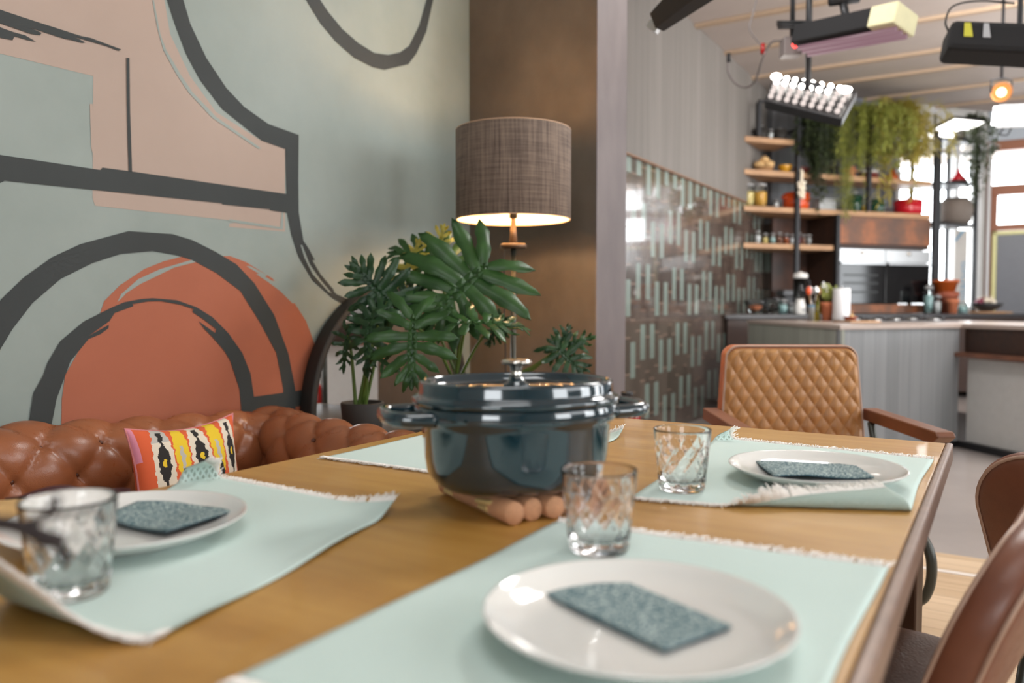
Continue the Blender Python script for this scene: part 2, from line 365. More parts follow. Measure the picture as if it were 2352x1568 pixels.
for k, c, r in (('black pot',(38,34,30),.7),('white enamel',(226,224,220),.25),('grey enamel',(168,170,170),.2),('red enamel',(176,22,36),.15),('orange enamel',(200,74,28),.15),
                ('green enamel',(26,62,44),.12),('terracotta clay',(186,110,76),.8),('dark terracotta',(150,80,58),.8),('glazed orange',(176,82,30),.3),('paper white',(228,228,230),.9),
                ('tan bread',(196,160,110),.8),('yellow ceramic',(196,140,30),.3),('maroon ceramic',(120,44,34),.35),('garlic white',(224,212,192),.7),('onion purple',(120,44,66),.5),
                ('wall white',(196,194,190),.8),('frame white',(205,206,206),.5),('door brown',(140,84,54),.5),('brass yellow',(206,200,140),.4),('grey glass panel',(96,98,104),.35),
                ('black plastic',(30,30,33),.4),('rubber black',(24,24,26),.6),('pasta yellow',(222,196,120),.7),('corn yellow',(220,164,60),.7),('spice brown',(140,86,60),.7),('charcoal top',(58,56,58),.3),
                ('counter stone',(176,160,150),.3),('fabric black',(28,28,30),.9),('label yellow',(190,186,60),.6),('label white',(170,172,176),.7),('twig dark',(42,34,34),.8),('maroon leaf',(70,30,34),.7),
                ('light blue jar',(150,184,184),.3),('dark bowl',(40,40,42),.35),('oven black',(14,14,16),.08),('pinkish tube',(190,140,150),.4),('reflector',(225,220,180),.12),('banner blue',(110,158,190),.7),
                ('bottle red',(150,30,28),.2),('jute seat',(150,110,70),.8),('lid steel',(150,150,150),.25),('grey button',(90,48,28),.4)):
    simple(k, *c, rough=r)
M['mirror'] = flat('mirror_glass', (.9,.9,.9,1), .01, .0, metal=1); M['oil'] = glassm('olive_oil', col(190,170,20), .05, 1.4); M['clear'] = glassm('jar_glass', (.95,.98,.97,1), .02, 1.3)
# ================================================================ THE ROOM
ROT = (0, 0, -TH); HC = 3.53
WM, UP_ = -2.197, 3.193                         # mural wall plane, pillar front
b = MB(); b.box(-4, 9, -3.5, 3.80, -.1, 0); struct(b.build('floor', M['boards'], rot=ROT))
b = MB(); b.box(-4, 9, 3.80, 16, -.1, 0); struct(b.build('floor_concrete', M['concrete'], rot=ROT))
b = MB(); b.box(-1.0, 9, 3.52, 3.555, 0, .003); struct(b.build('trim_1', flat('white_floor_strip', col(222,214,206), .5), rot=ROT))
b = MB(); b.box(-4, 9, -3.5, 16, HC, HC+.1); struct(b.build('ceiling', M['ceil'], rot=ROT))
# battens across the ceiling
nb = 2
for (ax, ay, bx, by) in [(1702,33,1910,2), (1755,102,2073,53), (1808,153,2352,96), (1861,186,2352,141), (1971,224,2352,186), (2147,249,2352,216)]:
    u = sum(WU(PZ(x, y, HC))[1] for x, y in ((ax, ay), (bx, by)))/2
    b = MB(); b.box(-2.37, 8, u-.035, u+.035, HC-.03, HC-.001); o = struct(b.build('trim_%d' % nb, M['batten'], rot=ROT)); nb += 1
for wv in (0.3, 2.6, 4.9):
    b = MB(); b.box(wv, wv+.02, 3.6, 11, HC-.008, HC-.001); struct(b.build('trim_%d' % nb, flat('ceiling_joint', col(120,96,84), .7), rot=ROT)); nb += 1
# mural wall: plaster with painted shapes as thin coats of paint
WP = RW(WM, 0)
def wall_pt(px, py, off):
    p = PP(px, py, WP, EW); wv, u = WU(p); return Vector((WM+off, u, p.z))
S = 1080/2352
def m1(L): return [(x*S, y*S) for x, y in L]
def m2(L): return [(x*S, y*S+480) for x, y in L]
mural = MB(); mural.box(WM-.12, WM, -3.5, UP_+.32, 0, HC, 0)
def paint(L, layer, mi):
    mural.poly([wall_pt(x, y, .0006*layer) for x, y in L], mi)
PINK = m1([(-700,-300),(740,-300),(822,0),(850,170),(950,380),(1080,560),(1300,700),(1425,745),(1425,1158),(1145,1135),(1145,1118),(1215,1108),(620,1045),(475,1028),(462,990),(465,380),(0,268),(-700,90)])
paint(PINK, 1, 1)
paint(m1([(448,520),(462,520),(484,790),(474,800),(455,740)]), 2, 1)
paint(m1([(760,0),(768,0),(800,170),(830,250),(900,370),(960,460),(1080,585),(1305,742),(1290,745),(1060,590),(940,460),(880,370),(815,250),(785,140)]), 3, 0)
paint(m1([(1145,1095),(1400,1135),(1408,1060),(1416,1062),(1414,1148),(1200,1118),(1145,1108)]), 3, 0)
paint(m1([(740,-300),(800,-200),(835,0),(870,110),(930,270),(1000,400),(1110,545),(1310,705),(1425,745),(1434,1060),(1455,1170),(1490,1280),(1560,1400),(1660,1490),(1745,1535),(1760,1505),(1680,1470),(1610,1390),(1550,1300),(1515,1200),(1492,1060),(1490,900),(1492,675),(1340,620),(1220,535),(1130,440),(1030,290),(950,120),(915,0),(880,-200),(840,-320)]), 4, 2)
paint(m1([(1505,1190),(1540,1240),(1572,1300),(1560,1302),(1600,1370),(1672,1455),(1640,1440),(1560,1345),(1530,1280)]), 5, 2)
paint(m1([(1500,1225),(1508,1225),(1545,1320),(1600,1400),(1655,1465),(1640,1460),(1560,1370),(1520,1290)]), 6, 0)
paint(m1([(-700,680),(0,775),(500,850),(510,838),(660,858),(1100,922),(1432,970),(1440,1065),(1350,1052),(1345,1046),(1110,1022),(1105,1016),(520,955),(20,903),(0,915),(-700,850)]), 5, 2)
paint(m1([(630,290),(645,290),(648,560),(658,860),(642,860),(636,700),(632,520)]), 5, 2)
paint(m1([(-700,-130),(0,50),(120,90),(400,180),(450,190),(605,248),(590,255),(530,232),(370,185),(425,213),(410,216),(350,200),(320,195),(150,140),(205,165),(198,178),(150,170),(0,118),(-700,-20)]), 5, 2)
paint(m1([(-400,20),(0,138),(60,160),(125,178),(178,210),(130,200),(70,182),(60,202),(0,190),(-400,90)]), 5, 2)
paint(m1([(1440,-200),(1530,0),(1600,115),(1680,210),(1770,290),(1860,335),(1920,350),(2040,322),(2080,270),(2130,160),(2165,0),(2170,-200),(2140,-200),(2132,0),(2095,130),(2045,230),(2000,262),(1940,275),(1870,265),(1790,215),(1710,145),(1640,60),(1600,0),(1520,-200)]), 4, 2)
paint(m2([(300,1500),(308,950),(325,830),(500,520),(520,460),(600,380),(720,300),(820,260),(920,235),(1150,235),(1230,265),(1360,345),(1460,450),(1530,560),(1575,680),(1595,800),(1590,1500)]), 2, 3)
paint(m2([(585,465),(605,425),(690,350),(800,300),(960,253),(988,262),(870,292),(700,375),(630,420),(600,452)]), 3, 0)
for L in ([(1230,285),(1250,285),(1335,330),(1322,340)], [(1280,325),(1300,322),(1370,365),(1425,405),(1475,470),(1462,472),(1400,410),(1340,365)], [(1350,360),(1370,358),(1412,388),(1400,390)]): paint(m2(L), 3, 0)
paint(m2([(-350,1500),(-300,1050),(-150,720),(0,455),(120,340),(260,240),(400,175),(640,110),(860,125),(960,155),(1070,210),(1180,275),(1270,370),(1370,530),(1440,720),(1475,900),(1482,1500),(1420,1500),(1415,900),(1380,720),(1300,570),(1200,410),(1080,320),(960,255),(880,230),(760,210),(600,225),(460,270),(300,350),(160,470),(60,600),(0,700),(-120,950),(-190,1500)]), 4, 2)
paint(m2([(145,1500),(145,1050),(165,920),(215,830),(235,770),(300,660),(420,560),(500,520),(560,490),(620,465),(700,450),(760,445),(880,455),(980,490),(1060,540),(1140,620),(1210,720),(1250,820),(1268,938),(1420,917),(1590,895),(1590,970),(1400,1000),(1320,1018),(1205,1010),(1195,900),(1150,760),(1120,710),(1060,640),(1020,600),(990,560),(1075,620),(1078,600),(1020,555),(960,515),(965,500),(900,478),(800,460),(735,462),(660,475),(665,485),(570,520),(545,560),(440,635),(542,578),(540,595),(500,625),(440,650),(350,760),(320,840),(280,950),(255,1080),(250,1500)]), 5, 2)
struct(mural.build('wall_left', [M['sage'], M['pink'], M['ink'], M['terra']], rot=ROT, fixn=False))
# pillar
b = MB(); b.box(WM+.002, -1.527, UP_, UP_+.30, 0, HC-.002, 0); b.box(-1.527, -1.522, UP_, UP_+.32, 0, HC-.002, 1)
struct(b.build('wall_pillar', [M['pillar'], M['pillar_side']], rot=ROT))
# tile wall with plank cladding above
WT = -2.379
b = MB(); b.box(WT-.1, WT, 3.55, 9.75, 0, 2.17); struct(b.build('wall_tiled', M['tile'], rot=ROT))
b = MB(); b.box(WT-.1, WT+.015, 3.55, 9.75, 2.172, HC); struct(b.build('wall_cladding', M['clad'], rot=ROT))
b = MB(); b.box(WT+.001, WT+.02, 3.55, 9.0, 2.155, 2.17); struct(b.build('trim_%d' % nb, flat('copper_trim', col(150,110,84), .3, metal=.6), rot=ROT)); nb += 1
# kitchen back wall, in the kitchen frame, with a window from s=sw0 to sw1
YB = .50
def KS(px, yk=YB): return KP(px, 705, yk).x
def kbuild(b, name, mats, parent=None, **k):
    o = b.build(name, mats, parent, **k); 
    if parent is None: o.location = KO; o.rotation_euler = (0, 0, KA)
    return o
def far_s(yk, off=0.0): return (UF0-off-(KO+KY*yk).dot(EU))/KX.dot(EU)
def tile_s(yk, off=.03): return (-2.379+off-(KO+KY*yk).dot(EW))/KX.dot(EW)
UF0 = 11.96
sA, sB, sC = KS(2050), min(KS(2246), far_s(YB)-.06), far_s(YB)
b = MB(); b.box(tile_s(YB+.12,.0), sA, YB, YB+.12, 0, 2.0, 0); b.box(tile_s(YB+.12,.0), sA, YB, YB+.12, 2.0, HC, 1)
struct(kbuild(b, 'wall_back', [M['tile_k'], M['clad_k']]))
b = MB(); b.box(sA, sC-.01, YB, YB+.12, 0, 1.0); b.box(sA, sC-.01, YB, YB+.12, KP(2200,318,YB).z, HC); b.box(sB, sC-.01, YB, YB+.12, 1.0, KP(2200,318,YB).z)
struct(kbuild(b, 'wall_window', M['wall white']))
# window in that wall: frame bars plus glazing
zt = KP(2200,318,YB).z
b = MB()
for s0, s1 in ((sA, sA+.06), (KS(2186), KS(2194)), (sB-.06, sB)): b.box(s0, s1, YB-.02, YB+.08, 1.0, zt)
for z in (1.0, KP(2200,355,YB).z, KP(2200,522,YB).z, zt-.05): b.box(sA, sB, YB-.015, YB+.07, z, z+.05)
o = struct(kbuild(b, 'window_1', M['frame white']))
g = MB(); g.box(sA+.06, sB-.06, YB+.02, YB+.03, 1.02, zt-.03); struct(kbuild(g, 'window_2', glassm('window_glass', (1,1,1,1), 0, 1.01)))
# garden wall / street backdrop outside is the bright daylight itself
# far wall facing the table with the timber door and windows
UF = 11.96
wf0 = (KO+KY*YB+KX*far_s(YB)).dot(EW)
def WF(px, py, off=0):
    p = PP(px, py, RW(0, UF+off), EU); return WU(p)[0], p.z
x0 = WF(2264, 500)[0]
zt1, zt0 = WF(2275, 348)[1], WF(2310, 424)[1]; z21, z20 = WF(2310, 447)[1], WF(2310, 515)[1]; zd = WF(2300, 540)[1]
x1, x2 = WF(2279, 400)[0], WF(2420, 400)[0]
b = MB(); b.box(wf0+.01, x0-.02, UF, UF+.15, 0, HC); b.box(x0-.02, 7.5, UF, UF+.15, zt1+.12, HC, 1)
b.box(x2+.12, x2+.24, UF, UF+.15, 0, zt1+.12, 1); b.box(x2+.24, x2+1.7, UF, UF+.15, 0, 1.7, 1); b.box(x2+1.7, 7.5, UF, UF+.15, 0, zt1+.12, 1)
struct(b.build('wall_far', [M['wall white'], flat('pale_blue_wall', col(176,184,192), .7)], rot=ROT))
d = MB()
for a0, a1 in ((x0, x1), (x2, x2+.12)): d.box(a0, a1, UF-.02, UF+.12, 0, zt1+.12)
d.box(x1, x1+.07, UF-.01, UF+.1, 0, z21+.06)
for za, zb in ((zt1, zt1+.12), (z21, zt0), (zd+.06, z20), (0, .55)): d.box(x1, x2, UF-.02, UF+.12, za, zb)
d.box(x1+.7, x1+.78, UF-.02, UF+.12, 0, zd+.06)
for q_ in (x2+.24, x2+.95, x2+1.64): d.box(q_, q_+.06, UF, UF+.1, 1.7, zt1+.12)
d.box(x2+.24, x2+1.7, UF, UF+.1, 2.38, 2.44)
dr = struct(d.build('door_1', M['door brown'], rot=ROT, bevel=.006))
d = MB(); xa, xb = x1+.02, x1+.62
for bx in ((xa,xa+.05,.5,zd+.05),(xb-.05,xb,.5,zd+.05),(xa,xb,.5,.56),(xa,xb,zd,zd+.05)): d.box(bx[0], bx[1], UF-.05, UF-.021, bx[2], bx[3])
o = d.build('panel_frame', M['brass yellow'], dr, bevel=.006)
d = MB(); d.box(xa+.05, xb-.05, UF-.04, UF-.022, .55, zd+.01); d.build('panel', M['grey glass panel'], dr)
# white pipe / post between the two windows
b = MB(); b.box(wf0+.015, wf0+.05, UF-.05, UF, 0, zt1+.1); struct(b.build('trim_%d' % nb, M['frame white'], rot=ROT)); nb += 1
# side wall far to the right with tall windows (outside the photograph's frame)
b = MB()
for u0, u1 in ((-3.5,-.6),(.8,2.6),(4.2,5.6),(7.2,8.6),(10.2,11.96)): b.box(5.6, 5.75, u0, u1, .8, 3.0)
b.box(5.6, 5.75, -3.5, 11.96, 0, .8); b.box(5.6, 5.75, -3.5, 11.96, 3.0, HC)
struct(b.build('wall_right', M['wall white'], rot=ROT))
b = MB(); b.box(WM-.12, 5.75, -3.65, -3.5, 0, 1.0); b.box(WM-.12, 5.75, -3.65, -3.5, 2.6, HC); b.box(WM-.12, .6, -3.65, -3.5, 1.0, 2.6); b.box(2.4, 5.75, -3.65, -3.5, 1.0, 2.6)
struct(b.build('wall_rear', M['wall white'], rot=ROT))
# ================================================================ TABLE
TZ = .765
FR = PZ(2190, 1019, TZ); FL = PZ(1198, 941, TZ)
wr_, ur_ = WU(FR); wl_, ul_ = WU(FL); UT = (ur_+ul_)/2
T0 = RW(wr_, UT)                                # far right corner; local x = across (-), local y = toward viewer (-)
TW = wr_-wl_; TL = 2.35
tb = thing('dining_table', 'long rectangular wooden dining table with honey coloured top and worn metal edge strip', 'table', T0, -TH)
b = MB(); b.box(-TW, -.014, -TL, 0, TZ-.035, TZ); b.build('tabletop', M['table'], tb, bevel=.002)
b = MB(); b.box(-.0135, 0, -TL, .0, TZ-.036, TZ+.0012); b.build('edge_strip', M['table_edge'], tb, bevel=.004, seg=3)
for (x0, x1, y0, y1) in ((-.115,-.045,-.20,-.06), (-TW+.045,-TW+.115,-.20,-.06), (-.115,-.045,-TL+.06,-TL+.20), (-TW+.045,-TW+.115,-TL+.06,-TL+.20)):
    b = MB(); b.box(x0, x1, y0, y1, 0, TZ-.125); o = b.build('leg', M['table_leg'], tb, bevel=.004)
b = MB()
for bx in ((-.10,-.06,-TL+.1,-.1), (-TW+.06,-TW+.10,-TL+.1,-.1)): b.box(bx[0], bx[1], bx[2], bx[3], TZ-.125, TZ-.036)
for yy in (-.12, -TL+.1): b.box(-TW+.1, -.1, yy, yy+.03, TZ-.125, TZ-.036)
b.build('apron', M['table_leg'], tb)
# ---------------------------------------------------------------- placemats
def placemat(label, A, B, C, D, curls=(), fr0=True, fr1=True, long_fr=False, seed=1, warp=.0):
    """A,B far short edge (left, right); D,C near short edge. world xy on the table"""
    rnd = random.Random(seed); A, B, C, D = [Vector((p.x, p.y, 0)) for p in (A, B, C, D)]
    cen = (A+B+C+D)/4
    root = thing('placemat', label, 'placemat', (cen.x, cen.y, TZ), 0, 'mint placemats on the dining table')
    ph = rnd.random()*6
    def f(s, t):
        p = lerp(lerp(A, B, s), lerp(D, C, s), t); z = .0018
        e = .0025*math.sin(7*t+ph)*(1 if s > .5 else -1)*max(0, abs(s-.5)*2-.8)*5
        p += (B-A).normalized()*e
        z += warp*max(0, abs(s-.5)*2-.85)/.15*.5*(1+math.sin(11*t+ph))*.004
        for (s0, t0, r, ro, amax, es, et) in curls:
            c0 = lerp(lerp(A, B, s0), lerp(D, C, s0), t0); hx = (B-A).normalized()*(1 if s0 < .5 else -1); hy = (D-A).normalized()*(1 if t0 < .5 else -1)
            e_ = (hx*es+hy*et).normalized(); q = (p-c0).dot(e_)
            if q < r:
                a = (r-q)/ro
                if a <= amax: q2 = r-ro*math.sin(a); z += ro*(1-math.cos(a))
                else: ex = (r-q)-ro*amax; q2 = r-ro*math.sin(amax)-ex*math.cos(amax); z += ro*(1-math.cos(amax))+ex*math.sin(amax)
                p = p+e_*(q2-q)
        return (p.x-cen.x, p.y-cen.y, z)
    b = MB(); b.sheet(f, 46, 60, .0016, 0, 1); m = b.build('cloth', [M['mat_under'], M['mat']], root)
    def fringe(tt, sgn, n=620):
        fb = MB()
        for i in range(n):
            s = rnd.random(); p = Vector(f(s, tt)); q = Vector(f(s, tt+ (.012 if tt < .5 else -.012)))
            d = (p-q).normalized(); side = (B-A).normalized()*rnd.uniform(-.5, .5); L = rnd.uniform(.009, .018)
            up = Vector((0,0,rnd.uniform(-.05,.55))); e1 = p+(d+side*.6+up*.7)*L*.55; e2 = p+(d+side+up*.4)*L
            e1.z = max(e1.z, .0012); e2.z = max(e2.z, .001)
            fb.tube([p-d*.002, e1, e2], [.0010,.0009,.0006], 4)
        o = fb.build('fringe', M['fringe'], root, fixn=False); o['kind'] = 'stuff'; o['label'] = 'cream frayed edge'
    if fr0: fringe(0, 1)
    if fr1: fringe(1, -1)
    return root
def mat4(far_l, far_r, near_r, near_l): return [PZ(x, y, TZ) for x, y in (far_l, far_r, near_r, near_l)]
A, B = PZ(1283,1203,TZ), PZ(2035,1308,TZ); L = -EU*.50
placemat('mint placemat nearest the viewer, under the largest looking plate', A, B, B+L, A+L+EW*-.0, seed=3, warp=.3)
A, B, C, D = mat4((1650,1008),(2141,1057),(2078,1196),(1455,1145))
placemat('mint placemat at the far right corner of the table with a curled corner', A, B, C, D, curls=((1,1,.052,.0085,2.85,.35,.94),(0,0,.030,.007,2.4,.8,.6)), seed=4)
A, B, C, D = mat4((440,1088),(912,1178),(395,1462),(-140,1490))
placemat('mint placemat at the left of the table with lifted fringed corners', A, B, C, D, curls=((0,0,.075,.012,2.8,.75,.66),(1,0,.05,.06,.4,.7,.7),(0,1,.10,.05,1.0,.5,.87)), seed=5, warp=1.0)
N0 = PZ(748,1051,TZ); 
placemat('mint placemat lying behind the dark cooking pot', N0+EU*.50, N0+EU*.50+EW*.375, N0+EW*.375, N0, curls=((1,0,.045,.05,.6,.7,.7),), seed=6)
# ---------------------------------------------------------------- plates and napkins
def plate_at(px, py, wpx, label, pz=TZ+.024):
    p = PZ(px, py, pz); root = thing('dinner_plate', label, 'plate', (p.x, p.y, TZ+.0030), 0, 'white dinner plates on the placemats')
    r = wpx/F*p.y/2*.965
    k = r/.135
    prof = [(.0001,.002),(.070,.002),(.078,0),(.082,.001),(.084,.004),(.112,.011),(.128,.019),(.1335,.0232),(.1350,.0245),(.1345,.0255),(.1325,.0250),(.125,.0185),(.112,.0120),(.098,.0078),(.085,.0062),(.060,.0056),(.0001,.0054)]
    b = MB(); b.lathe([(a*k, z) for a, z in prof], 96, capb=False, capt=False); b.build('dish', M['plate'], root)
    return root, p
def napkin(label, corners, z, wave=0, seed=0, h=.0):
    P = [PZ(x, y, z) for x, y in corners]; c = sum(P, Vector())/4
    root = thing('paper_napkin', label, 'napkin', (c.x, c.y, z), 0, 'patterned napkins on the plates')
    # bend: far left, far right, near right, near left
    def f(s, t, zz=0):
        p = lerp(lerp(P[0], P[1], s), lerp(P[3], P[2], s), t)-c
        return (p.x, p.y, zz+wave*math.sin(s*math.pi*1.7+.4)*(.5+.5*t)+h*abs(s-.5)*2)
    for k, zz in enumerate((.0012, .0026)):
        b = MB(); b.sheet(lambda s, t: f(s, t, zz), 24, 12, .0011, 0); b.build('fold' , M['napkin'] if k else M['napkin_edge'], root)
    return root
plate_at(1462, 1405, 745, 'large white dinner plate nearest the viewer')
plate_at(1873, 1073, 404, 'white dinner plate at the far right corner of the table')
plate_at(293, 1193, 548, 'white dinner plate on the left placemat beside the sofa')
napkin('teal patterned paper napkin on the plate nearest the viewer', [(1385,1319),(1681,1444),(1526,1500),(1232,1361)], TZ+.0105)
napkin('teal patterned paper napkin on the far right plate', [(1735,1063),(1958,1067),(2008,1096),(1778,1098)], TZ+.0125, wave=.003)
napkin('dark teal patterned paper napkin on the left plate', [(340,1150),(548,1178),(382,1229),(232,1198)], TZ+.0125, wave=.001, h=.003)
# ---------------------------------------------------------------- cut glass tumblers
def tumbler(label, px, py):
    p = PZ(px, py, TZ+.003); root = thing('glass_tumbler', label, 'glass', (p.x, p.y, TZ+.0030), random.random(), 'cut glass tumblers on the placemats')
    H, RT, RB = .091, .0425, .0330; b = MB(); seg = 120; nv = 56
    prof = []
    vs = []; fs = []
    for j in range(nv+1):
        z = H*j/nv
        for i in range(seg):
            a = 2*math.pi*i/seg; r = lerp(RB, RT, (z/H)**.9)
            if z < .004: r -= (.004-z)*.6
            if .012 < z < .072:
                k = min(1, (z-.012)/.004, (.072-z)/.005)
                u1 = (a*12/(2*math.pi)+z/.030) % 1; u2 = (a*12/(2*math.pi)-z/.030) % 1
                g = max(0, 1-abs(u1-.5)/.16) + max(0, 1-abs(u2-.5)/.16)
                r -= .0016*min(1.3, g)*k
            vs.append((r*math.cos(a), r*math.sin(a), z))
    m = len(vs)//seg
    inner = [(RT-.0007, H+.0007), (RT-.0018, H+.0002), (RT-.0026, H-.003)] + [(lerp(RB, RT, (z/H)**.9)-.0032, z) for z in (.07,.05,.03,.020)] + [(.026,.0135),(.018,.0115),(.008,.0125),(.0005,.013)]
    for r, z in inner:
        for i in range(seg): a = 2*math.pi*i/seg; vs.append((r*math.cos(a), r*math.sin(a), z))
    m = len(vs)//seg
    for j in range(m-1):
        for i in range(seg): k = (i+1) % seg; fs.append((j*seg+i, j*seg+k, (j+1)*seg+k, (j+1)*seg+i))
    fs.append(tuple(reversed(range(seg)))); fs.append(tuple((m-1)*seg+i for i in range(seg)))
    b.add(vs, fs, 0, True); b.build('tumbler_body', M['glass'], root)
    return root
tumbler('cut glass tumbler behind the nearest plate, in front of the pot', 1375, 1262)
tumbler('cut glass tumbler at the left of the far right plate', 1566, 1124)
tumbler('cut glass tumbler at the far left overlapping the left plate', 163, 1362)
# ---------------------------------------------------------------- cork trivet
tv0 = PZ(1183, 1207, TZ)                         # foot of the first stick end
ax = Vector((-.5, .866, 0)).normalized(); sd = Vector((ax.y, -ax.x, 0))
tv = thing('cork_trivet', 'pot trivet of round cork sticks tied with jute rope, under the dark pot', 'trivet', tv0, 0)
for i in range(6):
    c0 = sd*(i*.0305) + ax*(.006*(i % 2)) + Vector((0,0,.0150)); pts = [c0+ax*t_ for t_ in (0, .002, .1, .198, .2)]
    b = MB(); b.tube(pts, [.0136,.0148,.0148,.0148,.0136], 28); b.build('cork_stick', M['cork'], tv, flat=False)
b = MB()
for t_ in (.05, .155):
    for k in range(3):
        c0 = ax*(t_+k*.007); pts = [c0+sd*(-.0175)+Vector((0,0,.015))] + [c0+sd*(i*.0305+.015*(j))+Vector((0,0,.0148+(.0172 if (i) % 2 else -.0125)*(1-abs(j)*.9))) for i in range(6) for j in (-.5,0,.5)] + [c0+sd*.17+Vector((0,0,.015))]
        b.tube(spline(pts, 4), .0042, 8)
b.tube(spline([(-.035,.075,.012),(-.05,.05,.02),(-.03,.03,.022),(0,.045,.018)], 8), .0035, 8)
b.build('rope', M['rope'], tv)
# ---------------------------------------------------------------- oval cooking pot
pc = PZ(1186, 887, .931); pa = math.atan2(.12, .36)
pot = thing('cooking_pot', 'dark petrol blue oval enamelled cast iron cooking pot with lid', 'pot', (pc.x, pc.y, TZ+.0308), pa)
SX, SY = 1.125, .93; rr = .119                    # local z 0 at underside
k = rr
b = MB()
prof = [(.001,.0),(.080,.0),(.092,.003),(.102,.010),(.109,.022),(.1125,.045),(.1155,.085),(.1165,.0905),(.1225,.094),(.1235,.098),(.1238,.112),(.1225,.114),(.114,.114),(.110,.108),(.106,.04),(.09,.008),(.001,.006)]
b.lathe(prof, 96, (0,0,0), SX, SY, n=2.25, capb=False, capt=False); b.build('pot_body', M['enamel'], pot)
lid = MB()
prof = [(.001,.108),(.112,.108),(.1235,.1155),(.1262,.1165),(.1272,.120),(.1262,.1235),(.1225,.1260),(.1195,.1275),(.1190,.131),(.1185,.1415),(.1172,.1450),(.1148,.1462),(.1122,.1452),(.1105,.142),(.1085,.1365),(.104,.1335),(.080,.1345),(.0785,.1354),(.077,.1346),(.062,.1352),(.0605,.1361),(.059,.1352),(.044,.1358),(.0425,.1366),(.041,.1358),(.001,.1362)]
lid.lathe(prof, 112, (0,0,0), SX, SY, n=2.2, capb=False, capt=False); lo = lid.build('lid', M['enamel'], pot)
kb = MB(); kb.lathe([(.0185,.1355),(.0175,.1385),(.0125,.1425),(.0098,.148)], 40); kb.build('knob_base', M['enamel'], lo)
kb = MB(); kb.lathe([(.0092,.1475),(.0076,.153),(.0072,.1585),(.0085,.1630),(.013,.1650),(.0205,.1665),(.0215,.1690),(.0205,.1712),(.015,.1728),(.001,.1732)], 48); kb.build('knob', M['chrome'], lo)
for sg in (-1, 1):
    X0 = rr*SX*sg; pts = [(X0*.93, -.050, .101), (X0+.022*sg, -.048, .1015), (X0+.042*sg, -.037, .1025), (X0+.047*sg, -.014, .103), (X0+.047*sg, .014, .103), (X0+.042*sg, .037, .1025), (X0+.022*sg, .048, .1015), (X0*.93, .050, .101)]
    h = MB(); h.tube(spline(pts, 6), .0085, 12, flat=1.15); h.build('handle', M['enamel'], pot)
# ---------------------------------------------------------------- things cut off at the left edge of the table
p = PZ(-62, 1222, TZ)
lf = thing('bread_roll', 'tan bread piece at the left edge behind the left plate', 'bread', (p.x, p.y+.05, TZ), .4)
b = MB()
def roll(s, t):
    a = s*2*math.pi; ph = (t-.5)*math.pi; r = .05*(1+.06*math.sin(3*a)+.05*math.sin(9*a+5*t)); return (r*1.35*math.cos(ph)*math.cos(a), r*math.cos(ph)*math.sin(a), .0125+.0125*math.sin(ph)*(1+.1*math.cos(2*a)))
b.grid(roll, 40, 18, cu=True); b.build('crust', flat('crumbly_bread', col(196,158,104), .9, .3, 60), lf)
lf = thing('salad_leaf', 'dark maroon leaf lying beside the bread piece', 'leaf', (p.x+.060, p.y+.105, TZ+.002), .3)
b = MB(); b.sheet(lambda s, t: ((t-.5)*.15, (s-.5)*.06*math.sin(math.pi*min(1,t*.97+.02))**.7, .020-.012*abs(t-.45)+.012*math.sin(9*t+5*s)*.3+.010*abs(s-.5)), 12, 28, .001)
b.build('blade', M['maroon leaf'], lf); b = MB(); b.tube([(-.075,0,.014),(0,0,.021),(.07,0,.014)], [.002,.0013,.0006], 8); b.build('midrib', flat('olive_rib', col(120,120,60), .7), lf)
# blurred bare twig close to the viewer
tw = thing('bare_twig', 'dark bare twig reaching in at the left, close to the viewer', 'twig', PD(-120, 1200, .47), 0)
def TP(x, y, d): return PD(x, y, d)-tw.location
b = MB()
b.tube(spline([TP(-170,1190,.46), TP(-60,1196,.455), TP(30,1206,.45), TP(75,1222,.45), TP(118,1240,.45)], 6), [.0048]*25, 8)
b.tube(spline([TP(40,1208,.45), TP(90,1192,.45), TP(118,1170,.45), TP(132,1140,.45)], 5), [.0028]*16, 6)
b.tube(spline([TP(118,1240,.45), TP(140,1262,.45), TP(155,1290,.45)], 5), [.0026]*11, 6)
b.tube(spline([TP(100,1190,.45), TP(150,1178,.45), TP(230,1166,.45)], 5), [.0014]*11, 6)
b.build('branch', M['twig dark'], tw)
b = MB(); b.sphere(tuple(TP(116,1240,.45)), .0062, 12, 8, 1.4, 1, .8); b.sphere(tuple(TP(116,1178,.45)), .0022, 10, 6); b.build('bud', M['twig dark'], tw)
# the vase that holds the twig stands on the table just outside the frame
vz = PZ(-520, 1330, TZ); vs_ = thing('twig_vase', 'slim dark vase holding the bare twig', 'vase', (tw.location.x-.12, tw.location.y, TZ), 0)
vh = tw.location.z-TZ-.02
b = MB(); b.lathe([(.028,0),(.036,.01),(.04,vh*.4),(.02,vh*.8),(.016,vh),(.019,vh+.006),(.016,vh+.006),(.013,vh-.01),(.001,vh*.5)], 40); b.build('vase_body', M['black pot'], vs_)
b = MB(); b.tube(spline([TP(-170,1190,.46), tuple(vs_.location+Vector((.02,0,vh+.03))-tw.location), tuple(vs_.location+Vector((0,0,vh-.02))-tw.location), tuple(vs_.location+Vector((0,0,vh*.45))-tw.location)], 6), .0022, 8); b.build('stem', M['twig dark'], tw)
